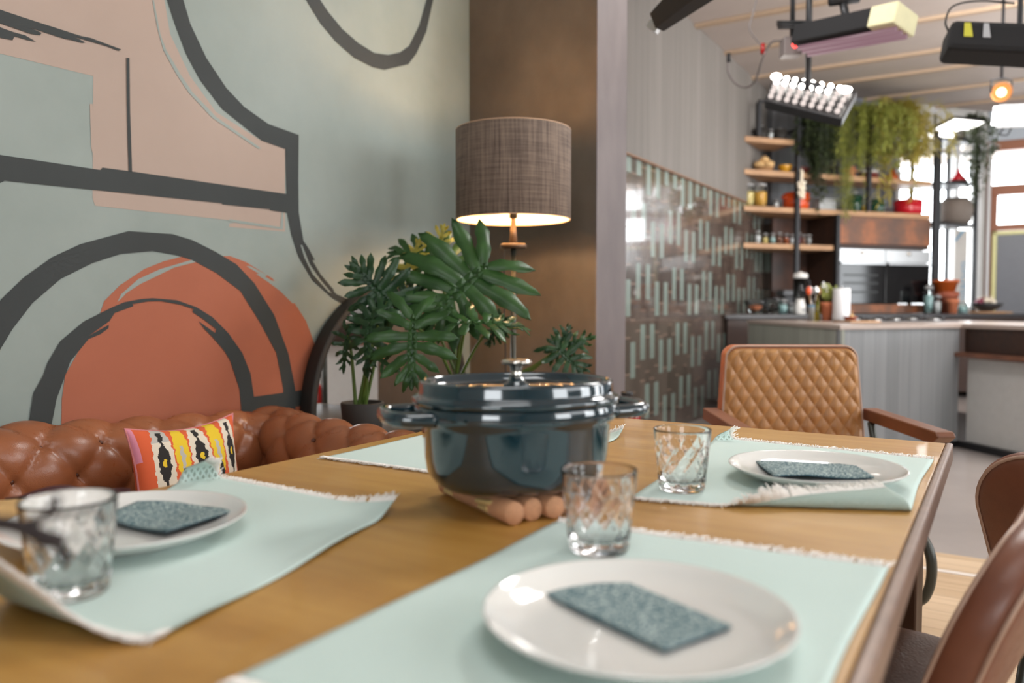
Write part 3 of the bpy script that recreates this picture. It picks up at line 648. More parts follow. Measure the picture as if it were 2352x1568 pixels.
# ================================================================ CHESTERFIELD SOFA
def on_w(px, py, wv):
    p = PP(px, py, RW(wv, 0), EW); a = WU(p); return Vector((a[0], a[1], p.z))
q0 = on_w(0, 984, -2.0); q1 = on_w(290, 970, -2.0); q2 = on_w(560, 950, -2.0)
c1 = PZ(690, 958, .705); c1 = Vector((*WU(c1), .705)); c2 = PZ(900, 996, .70); c2 = Vector((*WU(c2), .70))
crest = spline([(-2.0,-1.0,q0.z+.03), (-2.0,q0.y-.35,q0.z+.01), tuple(q0), tuple(q1), tuple(q2), (-1.99,q2.y+.16,.708), (-1.90,c1.y+.02,.706), (-1.72,lerp(c1.y,c2.y,.5)+.015,.704), tuple(c2), (-1.22,c2.y-.03,.695)], 14)
acc = [0]
for i in range(1, len(crest)): acc.append(acc[-1]+(crest[i]-crest[i-1]).length)
def at_len(s):
    s = max(0, min(acc[-1]-1e-6, s)); i = next(k for k in range(1, len(acc)) if acc[k] >= s); t = (s-acc[i-1])/(acc[i]-acc[i-1])
    return crest[i-1].lerp(crest[i], t), i
def frame(s):
    p, _ = at_len(s); a, _ = at_len(s-.04); b_, _ = at_len(s+.04); t = (b_-a); t.z = 0; t.normalize(); return p, Vector((t.y, -t.x, 0))
prof = spline([(-.06,-.60,0),(-.07,-.30,0),(-.072,-.16,0),(-.078,-.09,0),(-.062,-.035,0),(-.02,-.004,0),(.02,-.004,0),(.062,-.03,0),(.085,-.075,0),(.088,-.13,0),(.082,-.18,0),(.086,-.25,0),(.095,-.33,0),(.10,-.42,0)], 6)
pa_ = [0]
for i in range(1, len(prof)): pa_.append(pa_[-1]+(prof[i]-prof[i-1]).length)
NP = 110; PR = []
for j in range(NP):
    s = pa_[-1]*j/(NP-1); i = next((k for k in range(1, len(pa_)) if pa_[k] >= s-1e-9), len(pa_)-1); t = (s-pa_[i-1])/(pa_[i]-pa_[i-1]); PR.append((prof[i-1].lerp(prof[i], t), s))
TOTAL = acc[-1]; NS = int(TOTAL/.0085); t_start = pa_[-1]*.40
sofa = thing('chesterfield_sofa', 'tan brown deep buttoned leather sofa along the painted wall', 'sofa', RW(-1.9, .4), -TH)
SO = Vector((-1.9, .4, 0)); btn = []
def sofa_pt(i, j):
    s = TOTAL*i/(NS-1); p, n = frame(s); (q, ss) = PR[j]
    q0_, q1_ = PR[max(j-1,0)][0], PR[min(j+1,NP-1)][0]; tt = (q1_-q0_).normalized(); nn = (-tt.y, tt.x)
    d = 0
    if ss > t_start-.02:
        S_, T_ = .150, .088; tq = ss-t_start-.012
        a = s/S_+tq/(2*T_)*1.0; c = s/S_-tq/(2*T_)*1.0
        fa, fc = abs(math.sin(math.pi*a)), abs(math.sin(math.pi*c))
        dd = (fa**.42)*(fc**.42); bt = math.exp(-((fa**2+fc**2)/.05))
        w_ = sstep((ss-t_start+.02)/.05); d = w_*(.020*dd-.016*bt-.004)
    x = p.x+n.x*(q.x+nn[0]*d); y = p.y+n.y*(q.x+nn[0]*d); return (x-SO.x, y-SO.y, p.z+q.y+nn[1]*d)
b = MB(); vs = [sofa_pt(i, j) for j in range(NP) for i in range(NS)]
fs = [(j*NS+i, j*NS+i+1, (j+1)*NS+i+1, (j+1)*NS+i) for j in range(NP-1) for i in range(NS-1)]
b.add(vs, fs, 0, True)
b.add([vs[j*NS+NS-1] for j in range(NP)], [tuple(range(NP))], 0); b.add([vs[j*NS] for j in range(NP)], [tuple(reversed(range(NP)))], 0)
o = b.build('tufted_back', M['sofa'], sofa, fixn=False)
# buttons in the tufts
S_, T_ = .150, .088
nbt = 0
for m_ in range(0, 5):
    for k in range(-1, int(TOTAL/S_)+2):
        s = (k+(m_ % 2)*.5)*S_; ss = t_start+.012+m_*T_
        if not (.05 < s < TOTAL-.05) or ss > pa_[-1]-.03 or s < 1.0: continue
        i = int(s/TOTAL*(NS-1)); j = min(range(NP), key=lambda q: abs(PR[q][1]-ss)); v = sofa_pt(i, j)
        b2 = MB(); b2.sphere(v, .0075, 12, 8); b2.build('button', M['grey button'], sofa); nbt += 1
b = MB(); b.box(-.0, .72, -1.35, 1.20, .12, .30); b.build('base', M['sofa'], sofa, bevel=.02)
for y0, y1 in ((-1.34,-.72),(-.71,-.09),(-.08,.54),(.55,1.19)):
    b = MB(); b.box(.04, .70, y0, y1, .302, .44); b.build('seat_cushion', M['sofa'], sofa, bevel=.035, seg=4)
for x, y in ((.05,-1.25),(.65,-1.25),(.05,1.1),(.65,1.1)):
    b = MB(); b.lathe([(.018,0),(.03,.03),(.028,.08),(.035,.119)], 20, (x, y, 0)); b.build('foot', M['darkwood'], sofa)
# ---------------------------------------------------------------- ikat pillow
tl, tr = on_w(286, 985, -1.80), on_w(533, 950, -1.84); br = on_w(556, 1110, -1.775)
def rwv(p): return RW(p.x, p.y, p.z)
TLw, TRw, BRw = rwv(tl), rwv(tr), rwv(br); X = (TRw-TLw); Y = (BRw-TRw).normalized()*X.length*.86+Vector((0,0,-.0)); 
N_ = Y.cross(X).normalized()
if N_.dot(EW) < 0: N_ = -N_
PC = TLw+X*.5+Y*.5
pil = thing('throw_pillow', 'small pillow with yellow, orange, black and cream ikat pattern leaning on the sofa', 'pillow', PC, 0)
def pil_f(sg):
    def f(s, t):
        a, c = s-.5, t-.5; pin = 1-.12*(1-abs(2*a)**3)*abs(2*c)**4*0-.0
        ex = .5*(1-.10*(1-(2*c)**2)*abs(2*a)**3); ey = .5*(1-.16*(1-(2*a)**2)*abs(2*c)**3)
        th = (max(0, 1-(2*a)**2)*max(0, 1-(2*c)**2))**.45*.05
        v = X*(2*a*ex)+Y*(2*c*ey)+N_*(th*sg+.004*math.sin(9*s+4*t)); return tuple(v)
    return f
def ikat(s, t):   # 0 cream 1 black 2 yellow 3 orange 4 pink 5 grey 6 dark yellow
    jag = .006*math.sin(t*95)+.004*math.sin(t*57+s*30)
    s2 = s+jag*.7
    for c in (.20, .52, .84):
        d = abs(s2-c)
        # black motif: head, shoulders with eye, stalk
        y = t
        lens = .088*max(0, math.sin(math.pi*min(1, max(0, (y+.08)/.86))))**.6
        if .05 < y < .15 and d < .022: return 1
        if .15 <= y < .20 and d < .010: return 1
        if .19 < y < .50:
            k = (y-.19)/.31; wd = .052*math.sin(math.pi*min(1, k*1.0))**.45
            if abs(y-.345) < .035 and d < .018*math.sqrt(max(0, 1-((y-.345)/.035)**2)): return 2
            if d < wd and not (k < .16 and d < .012 and False): return 1
        if .50 <= y < .56 and d < .010: return 1
        if .56 <= y < .78 and d < .022*(1.15-abs(y-.67)*4): return 1
        if d < lens: return 5 if (y < .16 and c == .20) else 0
    for c in (.36, .68):
        d = abs(s2-c)
        if .22 < t < .42 and d < .012*(1.6-abs(t-.32)*6): return 5
        if .42 <= t < .75 and d < .012+.024*min(1, (t-.42)/.15): return 1
        if t < .62 and d < .062*(math.sin(math.pi*min(1, max(0, (t+.12)/.74))))**.8: return 2
        if t > .72 and abs(d-.01) < .004: return 2
    if (s < .035 and t < .3) or (s > .975 and t < .2): return 4
    return 3
b = MB(); b.grid(pil_f(1), 150, 150, mat=ikat); b.grid(pil_f(-1), 40, 40, mi=3)
b.build('cover', [flat('ik_cream', col(214,202,182), .9), flat('ik_black', col(36,32,30), .9), flat('ik_yellow', col(218,184,40), .9), flat('ik_orange', col(206,90,50), .9), flat('ik_pink', col(206,130,150), .9), flat('ik_grey', col(176,172,164), .9)], pil, fixn=False)
b = MB(); ed = [pil_f(1)(x, y) for x, y in [(i/30, 0) for i in range(30)]+[(1, i/30) for i in range(30)]+[(1-i/30, 1) for i in range(30)]+[(0, 1-i/30) for i in range(30)]]
b.tube(ed, .003, 6, closed=True); b.build('piping', flat('pink_piping', col(196,120,120), .8), pil)
# ================================================================ FLOOR LAMP
LP = PD(1179, 500, 3.15); LX, LY = LP.x, LP.y; zb = PD(1180, 505, 3.15).z; ztp = PD(1180, 301, 3.15).z
lamp = thing('floor_lamp', 'lit floor lamp with brown woven drum shade on a thin dark pole', 'lamp', (LX, LY, 0), 0)
b = MB(); b.lathe([(.223,zb),(.225,zb+.002),(.225,ztp-.002),(.223,ztp),(.2215,ztp),(.2215,zb)], 96, capb=False, capt=False)
b.v += []; sh = b.build('lamp_shade', M['shade'], lamp)
b = MB(); b.lathe([(.2212,zb+.001),(.2212,ztp-.001)], 96, capb=False, capt=False); b.build('lining', M['lining'], sh)
for zz in (zb+.001, ztp-.001):
    b = MB(); b.tube([(.2225*math.cos(a*math.pi/32), .2225*math.sin(a*math.pi/32), zz) for a in range(64)], .0028, 8, closed=True); b.build('rim', flat('shade_rim', col(196,160,130), .7), sh)
def ly(py): return PD(1180, py, 3.15).z
b = MB(); b.lathe([(.011,.03),(.011,ly(566))], 20); b.build('pole', M['olivesteel'], lamp)
b = MB(); b.lathe([(.14,0),(.14,.018),(.13,.028),(.02,.032)], 48); b.build('base', M['blacksteel'], lamp)
b = MB(); b.lathe([(.048,ly(571)),(.052,ly(569)),(.052,ly(562)),(.048,ly(560)),(.012,ly(559))], 40); b.build('collar', flat('bronze', col(84,70,58), .4, metal=.6), lamp)
b = MB(); b.lathe([(.017,ly(560)),(.012,ly(530)),(.008,ly(500)),(.008,zb+.05)], 24); b.build('stem', flat('bronze_stem', col(110,90,72), .4, metal=.5), lamp)
b = MB(); b.lathe([(.010,zb+.005),(.016,zb+.008),(.016,zb+.045),(.010,zb+.05)], 24); b.build('socket', M['black plastic'], lamp)
for z_, r_, st_ in ((zb+.078, .024, 450), (zb+.245, .026, 230)):
    b = MB(); b.sphere((0,0,z_), r_, 24, 14, 1, 1, 1.1); b.build('bulb', emis('warm_bulb', (1,.66,.36,1), st_), lamp)
b = MB(); b.lathe([(.006,zb+.106),(.006,zb+.215)], 12); b.build('bulb_holder', M['black plastic'], lamp)
b = MB()
for k in range(3):
    a = k*2*math.pi/3+.3; b.tube([(.012*math.cos(a), .012*math.sin(a), zb+.03), (.1*math.cos(a), .1*math.sin(a), zb+.03), (.221*math.cos(a), .221*math.sin(a), zb+.03)], .002, 6)
b.build('shade_carrier', M['alu'], lamp)
b = MB(); b.tube(spline([(-.035,-.03,ly(566)),(-.035,-.03,1.1),(-.03,-.02,.6),(-.05,0,.04),(-.2,.2,.006)], 6), .0025, 6); b.build('cord', M['rubber black'], lamp)
# ================================================================ ROUND MIRROR
mc = PP(907, 925, RW(WM+.045, 0), EW); mr = .465
mir = thing('round_mirror', 'large round mirror in a thick black frame on the wall behind the plants', 'mirror', mc, -TH)
b = MB()
def ring(r, x): return [(x, r*math.cos(a*math.pi/48), r*math.sin(a*math.pi/48)) for a in range(96)]
rv = [ring(r, x) for r, x in ((mr,-.035),(mr+.030,-.035),(mr+.030,.018),(mr+.03,.022),(mr+.004,.022),(mr,.018))]
vs = [p for r_ in rv for p in r_]; n = 96; fs = [(j*n+i, j*n+(i+1) % n, ((j+1) % 6)*n+(i+1) % n, ((j+1) % 6)*n+i) for j in range(6) for i in range(n)]
b.add(vs, fs, 0, True); b.build('frame', M['black pot'], mir)
b = MB(); b.prism(ring(mr, -.01), (.01, 0, 0)); b.build('mirror_glass', M['mirror'], mir)
# ================================================================ SIDE TABLE, POTS AND PHILODENDRONS
stc = RW(-1.775, 2.33)
st = thing('side_table', 'black round side table with bright metal edge carrying the plant pots', 'table', stc, 0)
b = MB(); b.lathe([(.001,.578),(.325,.578),(.33,.582),(.33,.598),(.325,.600),(.001,.600)], 72, capb=False, capt=False); b.build('table_top', M['black plastic'], st)
b = MB(); b.tube([(.331*math.cos(a*math.pi/48), .331*math.sin(a*math.pi/48), .598) for a in range(96)], .0035, 8, closed=True); b.build('metal_edge', M['chrome'], st)
for k in range(3):
    a = k*2*math.pi/3; b = MB(); b.tube([(.12*math.cos(a), .12*math.sin(a), .577), (.27*math.cos(a), .27*math.sin(a), 0)], .012, 12); b.build('leg', M['blacksteel'], st)
def make_leaf(name, parent, O, tip, nrm, width=1.0, lobes=7, mat='leaf', droop=.25, seed=0):
    rnd = random.Random(seed); O, tip = Vector(O), Vector(tip); L = (tip-O).length; X = (tip-O).normalized(); N = Vector(nrm); N = (N-X*N.dot(X)).normalized(); Y = N.cross(X)
    b = MB()
    def P(x, y, z=0):
        rr_ = math.hypot(x, y); z -= droop*(rr_/L)**2*L*.5; z += .10*abs(y)-.0; return O+X*x+Y*y+N*z
    # spine blade
    sp = []; K = 14
    for k in range(K+1):
        x = lerp(-.10, .93, k/K)*L; hw = L*(.055+.05*math.sin(math.pi*min(1, k/K*1.05)))*(1 if k < K-2 else .7); sp.append((x, hw*.8))
    vs = []; fs = []
    for x, hw in sp: vs += [P(x, -hw, .003), P(x, 0, -.002), P(x, hw, .003)]
    for k in range(K): fs += [(3*k, 3*k+1, 3*k+4, 3*k+3), (3*k+1, 3*k+2, 3*k+5, 3*k+4)]
    b.add(vs, fs, 0, True)
    for sg in (-1, 1):
        for i in range(lobes):
            f = i/(lobes-1); bx = lerp(-.08, .80, f)*L; ang = R(lerp(142, 24, f**.85)+rnd.uniform(-5, 5))
            ln = L*width*(.62+.14*math.sin(math.pi*min(1, f*1.15)))*(1-.45*f**2)*rnd.uniform(.9, 1.1); wd = ln*.086+L*.010
            vs = []; fs = []; K2 = 9; x, y = bx, 0; a = ang
            sub = rnd.random()
            for k in range(K2+1):
                g = k/K2; hw = wd*(.75+.5*math.sin(math.pi*g)**1.0)*(math.sqrt(max(0, 1-max(0, (g-.72)/.28)**2)) if g > .72 else 1); hw = max(hw, .0006)
                hw *= 1+.16*math.sin(g*16+seed+i)
                dx, dy = math.cos(a), math.sin(a)*sg; nx, ny = -dy, dx; zz = .012*math.sin(g*5+i*2)*g
                vs += [P(x-nx*hw, y-ny*hw, zz+.0035), P(x, y, zz-.001), P(x+nx*hw, y+ny*hw, zz+.0035)]
                x += dx*ln/K2; y += dy*ln/K2; a -= R(14)/K2*(1 if f < .7 else .3)
            for k in range(K2): fs += [(3*k, 3*k+1, 3*k+4, 3*k+3), (3*k+1, 3*k+2, 3*k+5, 3*k+4)]
            b.add(vs, fs, 0, True)
    # tip lobe
    vs = []; fs = []
    for k in range(8):
        g = k/7; x = L*lerp(.78, 1.12, g); hw = L*.05*(1+.3*math.sin(math.pi*g))*(math.sqrt(max(0, 1-g**3))); hw = max(hw, .0006); vs += [P(x, -hw, .003), P(x, 0, 0), P(x, hw, .003)]
    for k in range(7): fs += [(3*k, 3*k+1, 3*k+4, 3*k+3), (3*k+1, 3*k+2, 3*k+5, 3*k+4)]
    b.add(vs, fs, 0, True)
    o = b.build(name, M[mat], parent, fixn=False)
    s = o.modifiers.new('solid', 'SOLIDIFY'); s.thickness = .0008
    return o
def plant(name, label, base, potspec, leaves):
    pr, ph_, pm = potspec; root = thing(name, label, 'plant', base, 0)
    b = MB(); b.lathe([(pr*.80,0),(pr*.83,.003),(pr,ph_-.004),(pr-.002,ph_),(pr-.008,ph_),(pr-.010,ph_-.03),(.001,ph_-.03)], 48, capb=True, capt=False); b.build('pot', M[pm], root)
    b = MB(); b.lathe([(.001,ph_-.027),(pr-.010,ph_-.027)], 32, capb=False, capt=False); b.build('soil', M['twig dark'], root)
    B0 = Vector((0,0,ph_-.03))
    for i, (O, T, nrm, kw) in enumerate(leaves):
        O = PD(*O)-Vector(base); T = PD(*T)-Vector(base)
        make_leaf('leaf', root, O, T, nrm, seed=i*7+3, **{k_: v_ for k_, v_ in kw.items() if k_ not in ('bend',)})
        s0 = B0+Vector((random.uniform(-.02,.02), random.uniform(-.02,.02), 0)); md = s0.lerp(O, .55)+Vector(kw.get('bend', (0,0,.04)))
        b = MB(); pts = spline([s0, md, O], 10); b.tube(pts, [lerp(.0065,.0038,k/20) for k in range(21)], 10); b.build('stalk', M['stalk'], root)
    return root
NC = (-.05, -1, .35)
base1 = RW(-1.70, 2.40, .6005)
plant('philodendron_plant', 'large philodendron with deeply lobed leaves in front of the lit lamp', base1, (.10, .17, 'black pot'), [
    ((1100,622,2.72), (975,735,2.62), (-.1,-1,.25), dict(width=1.25, mat='leaf', lobes=8)),
    ((1030,600,2.95), (905,560,2.95), (-.1,-.8,.7), dict(width=1.1, mat='leaf', droop=.5)),
    ((1002,590,3.0), (1020,520,3.0), (.3,-1,.3), dict(width=.9, mat='leaf_y', droop=.1, lobes=6)),
    ((948,745,2.45), (943,878,2.40), (0,-1,.3), dict(width=1.1, mat='leaf', droop=.3)),
    ((1065,742,2.55), (1205,733,2.60), (0,-.45,1), dict(width=.9, mat='leaf', droop=.35)),
    ((930,640,2.9), (960,545,2.95), (-.6,-1,.2), dict(width=.7, mat='leaf_y', lobes=6)),
    ((1285,806,2.75), (1335,850,2.72), (.1,-1,.5), dict(width=1.35, mat='leaf_dark', lobes=6, bend=(.03,0,-.02))),
    ((1280,800,2.78), (1310,750,2.8), (.2,-1,.1), dict(width=.9, mat='leaf_dark', lobes=5, bend=(.03,0,-.03))),
    ((1285,800,2.80), (1360,770,2.8), (.2,-1,.8), dict(width=.8, mat='leaf', lobes=6, bend=(.03,0,-.02))),
    ((1150,740,2.9), (1120,790,2.9), (0,-1,.3), dict(width=.9, mat='leaf_dark', lobes=6)),
])
base2 = PD(833, 985, 2.64); base2.z = .6005
plant('philodendron_plant', 'smaller dark philodendron in a black pot in front of the round mirror', base2, (.072, .125, 'black pot'), [
    ((890,690,2.65), (812,610,2.62), (-.1,-1,.3), dict(width=1.1, mat='leaf_dark', lobes=8)),
    ((880,715,2.60), (800,745,2.56), (-.2,-1,.5), dict(width=1.0, mat='leaf_dark', droop=.5)),
    ((850,740,2.55), (835,850,2.50), (-.3,-1,.2), dict(width=.75, mat='leaf_dark', droop=.4)),
    ((905,700,2.70), (985,650,2.75), (0,-1,.4), dict(width=.9, mat='leaf_dark')),
    ((860,820,2.5), (915,850,2.5), (0,-1,.5), dict(width=.7, mat='leaf', lobes=5)),
    ((800,770,2.6), (785,850,2.6), (-.3,-1,.2), dict(width=.7, mat='leaf_dark', lobes=6)),
])
# red fire extinguisher / bottle far behind the pot
p = PD(1440, 957, 3.2); rb = thing('red_bottle', 'red bottle with black neck just right of the cooking pot, behind the table', 'bottle', (p.x, p.y, .0), 0)
zt_ = PD(1440, 905, 3.2).z
b = MB(); b.lathe([(.05,0),(.055,.01),(.055,zt_-.09),(.048,zt_-.06),(.022,zt_-.035)], 40); b.build('bottle_body', M['bottle red'], rb)
b = MB(); b.lathe([(.021,zt_-.036),(.019,zt_-.01),(.024,zt_-.006),(.024,zt_+.01),(.001,zt_+.012)], 32); b.build('neck', M['black plastic'], rb)
# ================================================================ CHAIRS
def outline(hw0, hw1, z0, z1, rt, rb, n=10):
    """rounded trapezoid outline: list of (x,z) clockwise from bottom left"""
    pts = []
    def arc(cx, cz, r, a0, a1):
        for i in range(n+1):
            a = R(lerp(a0, a1, i/n)); pts.append((cx+r*math.cos(a), cz+r*math.sin(a)))
    arc(-hw0+rb, z0+rb, rb, 270, 180); arc(-hw1+rt, z1-rt, rt, 180, 90); arc(hw1-rt, z1-rt, rt, 90, 0); arc(hw0-rb, z0+rb, rb, 0, -90); return pts
def pad(b, hw0, hw1, z0, z1, rt, rb, y0, y1, puff=.012, mi=0, lean=0, curve=0, edge=.012, M_=None):
    """cushion slab whose outline lies in xz, thickness along y, edges rounded"""
    o = outline(hw0, hw1, z0, z1, rt, rb); n = len(o); cx, cz = 0, (z0+z1)/2; vs = []; fs = []
    lay = []
    for (ins, yy) in ((edge, y0), (edge*.3, y0+edge*.3), (0, y0+edge), (0, y1-edge), (edge*.3, y1-edge*.3), (edge, y1)): lay.append([(x-math.copysign(min(ins, abs(x)), x) if True else x, yy, z-(z-cz)/max(.01,(z1-z0)/2)*ins) for x, z in o])
    def bend(p): x, y, z = p; return (x, y+(z-z0)*math.tan(lean)+curve*x*x, z)
    # front and back as inward rings
    def rings(base, yend, sg):
        out = []
        for k, f in enumerate((.9, .7, .45, .2, .02)): out.append([((x)*f, yy+sg*puff*(1-f**2), cz+(z-cz)*f) for x, yy, z in base])
        return out
    allr = list(reversed(rings(lay[0], y0, -1)))+lay+rings(lay[-1], y1, 1)
    for r_ in allr: vs += [bend(p) for p in r_]
    for j in range(len(allr)-1):
        for i in range(n): k = (i+1) % n; fs.append((j*n+i, j*n+k, (j+1)*n+k, (j+1)*n+i))
    fs += [tuple(range(n)), tuple((len(allr)-1)*n+i for i in range(n))]
    b.add(vs, fs, mi, True, M_); return [bend(p) for p in lay[1]], [bend(p) for p in lay[4]]
# quilted armchair
AC = Vector((.985, 2.56, 0))
ac = thing('quilted_armchair', 'armchair with quilted tan leather back and wooden arms beyond the far end of the table', 'armchair', AC, R(-1))
lean = R(4)
b = MB(); f0, f1 = pad(b, .262, .236, .46, .905, .045, .05, .235, .30, .006, lean=lean); bk = b.build('backrest', M['chairtan'], ac)
b = MB()
def q(s, t):
    z = lerp(.475, .893, t); hw = lerp(.252, .226, t)
    cr = .04; dz = max(0, z-(.893-cr)); hw -= cr-math.sqrt(max(0, cr*cr-dz*dz)) if dz > 0 else 0
    x = lerp(-hw, hw, s); xx = lerp(-.25, .25, s)
    a = xx/.053+z/.073; c = xx/.053-z/.073
    d = (abs(math.sin(math.pi*a/1))*abs(math.sin(math.pi*c/1)))**.55*.0085
    e = min(1, min(s, 1-s)/.03, (1-t)/.03, t/.02+.5)
    return (x, .2345+(z-.46)*math.tan(lean)-.004-d*e-.006*math.sin(math.pi*s), z)
b.grid(q, 190, 180); b.build('quilted_panel', M['quilt'], bk, fixn=False)
b = MB(); b.tube([(x*.99, y-.004, z) for x, y, z in f0], .0042, 8, closed=True); b.build('piping', M['piping'], bk)
b = MB(); Ms = Matrix.Translation((0, -.03, .415)) @ Matrix.Rotation(R(90), 4, 'X')
pad(b, .232, .232, -.24, .24, .05, .05, -.055, .055, .012, M_=Ms, edge=.018); b.build('seat', M['chairtan'], ac)
for sg in (-1, 1):
    b = MB(); x = sg*.283
    b.prism([(x-.027, .27, .640), (x-.027, .27, .682), (x-.027, -.235, .676), (x-.027, -.250, .662), (x-.027, -.215, .640), (x-.027, -.17, .636)], (.054, 0, 0))
    b.build('armrest', M['armwood'], ac, bevel=.004)
    b = MB(); b.tube(spline([(sg*.265,.22,.638),(sg*.262,.18,.55),(sg*.25,.16,.42),(sg*.24,.2,.2),(sg*.24,.26,0)], 6), .013, 10, flat=.7); b.build('leg', M['olivesteel'], ac)
    b = MB(); b.tube(spline([(sg*.215,-.13,.38),(sg*.222,-.225,.372),(sg*.236,-.262,.32),(sg*.24,-.262,.25),(sg*.232,-.245,.19),(sg*.222,-.205,.15),(sg*.22,-.14,.08),(sg*.22,-.09,0)], 6), .016, 12, flat=.8); b.build('leg', M['olivesteel'], ac)
b = MB(); b.tube([(-.24,.1,.35),(.24,.1,.35)], .012, 8); b.tube([(-.24,-.1,.35),(.24,-.1,.35)], .012, 8); b.build('crossbar', M['olivesteel'], ac)
# smooth brown side chairs
def side_chair(label, loc, rz, seatmat='oldseat'):
    c = thing('leather_side_chair', label, 'chair', loc, rz, 'smooth brown side chairs by the table edge'); ln = R(20)
    b = MB(); f0, f1 = pad(b, .21, .225, .43, .762, .13, .07, .185, .25, .014, lean=ln, curve=-.35, edge=.02); bk = b.build('backrest', M['chairbrown'], c)
    for ff in (f0, f1):
        b = MB(); b.tube([(x*1.0, y, z) for x, y, z in ff], .0035, 8, closed=True); b.build('piping', M['piping'], bk)
    b = MB(); Ms = Matrix.Translation((0, -.04, .43)) @ Matrix.Rotation(R(90), 4, 'X')
    pad(b, .24, .24, -.24, .24, .05, .05, -.035, .035, .012, M_=Ms, edge=.016); b.build('seat', M[seatmat], c)
    for sx in (-1, 1):
        b = MB(); b.tube([(sx*.17,.12,.39),(sx*.19,.2,0)], .013, 10); b.build('leg', M['olivesteel'], c)
        b = MB(); b.tube([(sx*.17,-.2,.39),(sx*.19,-.26,0)], .013, 10); b.build('leg', M['olivesteel'], c)
    b = MB(); b.tube([(-.17,.12,.388),(.17,.12,.388)], .011, 8); b.tube([(-.17,-.2,.388),(.17,-.2,.388)], .011, 8)
    b.tube(spline([(-.1,-.15,.388),(-.1,.17,.40),(-.1,.225,.47),(-.1,.27,.60)], 5), .010, 8); b.tube(spline([(.1,-.15,.388),(.1,.17,.40),(.1,.225,.47),(.1,.27,.60)], 5), .010, 8)
    b.build('frame', M['olivesteel'], c); return c
side_chair('smooth brown leather chair nearest the viewer, tucked at the right table edge', (.482, 1.30, 0), R(-129))
side_chair('smooth brown leather chair turned away, behind the nearest brown chair', (1.335, 1.65, 0), R(128), 'chairbrown')
# ================================================================ KITCHEN: SHELVES, OVENS, COUNTERS
def KZ(px, py, yk=0): return KP(px, py, yk).z
def K2W(s, y, z=0): return MK @ Vector((s, y, z))
sL = KS(1697, 0); s1 = KS(1824, 0); s2 = KS(1917, 0); s3 = KS(2138, 0)
Z = {1: KZ(1760,316), 2: KZ(1900,400), 3: KZ(1900,481), 4: KZ(1800,560)}   # tops of the boards
su = thing('shelving_unit', 'tall kitchen shelving with oak boards on black steel posts', 'shelf', KO, KA)
def shelf(s0, s1_, zt, d0=0.0, d1=.49): b = MB(); b.prism([(tile_s(d0,.02), d0, zt-.055), (s1_, d0, zt-.055), (s1_, d1, zt-.055), (tile_s(d1,.02), d1, zt-.055)], (0,0,.055)); return b.build('shelf', M['shelf'], su, bevel=.004)
shelf(sL-.13, s1-.03, Z[1], .0, .36); shelf(sL-.13, s3-.03, Z[2], .0, .36); shelf(sL-.13, s3-.03, Z[3]); shelf(sL-.13, s2-.03, Z[4])
zr = KZ(1824, 292); ztop = zr+.22
def post(s, y, z0, z1): b = MB(); b.box(s-.022, s+.022, y-.022, y+.022, z0, z1); return b.build('post', M['blacksteel'], su)
post(s1, -.025, .964, ztop); post(s2, -.025, .964, Z[3]-.056); post(s3, -.025, .964, zr+.10); post(s3-.5*(s3-s1), -.025, Z[3]+.001, zr+.1); post(sL+.2, -.025, Z[1]+.001, ztop)
b = MB(); b.box(sL+.2, s1, -.04, -.01, ztop, ztop+.03); b.build('rail', M['blacksteel'], su)
b = MB(); b.box(s1+.02, s3-.02, -.045, .20, zr-.03, zr-.001); b.build('plant_ledge', M['blacksteel'], su)
b = MB(); b.box(s1+.04, s2-.03, .44, .48, .96, Z[3]-.06); b.build('back_panel', M['copper_dark'], su)
# oven cabinet
zo1, zo0 = KZ(2025, 572), KZ(2025, 697)
oc = thing('oven_cabinet', 'tall cabinet with weathered copper front panel housing the two ovens', 'cabinet', KO, KA)
b = MB(); b.box(s2+.005, s3-.03, .02, .49, .97, zo0-.004); b.box(s2+.005, s3-.03, .02, .49, zo1+.004, Z[3]-.06); b.box(s2+.005, s2+.02, .02, .49, zo0-.004, zo1+.004); b.build('carcass', M['darkwood'], oc)
b = MB(); b.box(s2+.01, s3-.035, -.01, .018, zo1+.05, Z[3]-.06); b.build('flap_door', M['copper'], oc, bevel=.003)
b = MB(); b.box(s2+.01, s3-.035, -.01, .018, .97, zo0-.008); b.build('lower_panel', M['copper'], oc, bevel=.003)
sm = (s2+s3-.03)/2+.01
for k, (a, c) in enumerate(((s2+.022, sm-.002), (sm+.002, s3-.036))):
    ov = thing('built_in_oven', ['built-in black glass oven directly right of the paper roll, left of the pair', 'built-in black glass oven, right one of the pair'][k], 'oven', K2W((a+c)/2, .2, zo0+.001), KA)
    w_ = (c-a)/2; h = zo1-zo0-.004
    b = MB(); b.box(-w_, w_, -.16, .28, 0, h); b.build('oven_body', M['black plastic'], ov)
    b = MB(); b.box(-w_+.004, w_-.004, -.215, -.162, 0, h-.15); d = b.build('oven_door', M['oven black'], ov, bevel=.004)
    b = MB(); b.box(-w_+.02, w_-.02, -.25, -.235, h-.175, h-.155); b.box(-w_+.05, -w_+.07, -.236, -.216, h-.172, h-.158); b.box(w_-.07, w_-.05, -.236, -.216, h-.172, h-.158); b.build('handle', M['alu'], d)
    b = MB(); b.box(-w_+.004, w_-.004, -.215, -.162, h-.145, h-.005); pn = b.build('control_panel', M['alu'], ov)
    b = MB(); b.lathe([(.022,0),(.02,.02),(.001,.021)], 24, M=Matrix.Translation((0,-.216,h-.045)) @ Matrix.Rotation(R(90), 4, 'X')); b.build('knob', M['chrome'], pn)
    if k == 0:
        b = MB()
        for zz in (.12, .22, .31): b.box(-w_+.08, w_-.10, -.2175, -.2155, zz, zz+.018)
        b.build('rack_reflection_bar', flat('rack_reflection', col(34,36,35), .4), d)  # reflection stripes laid onto the door glass as thin bars
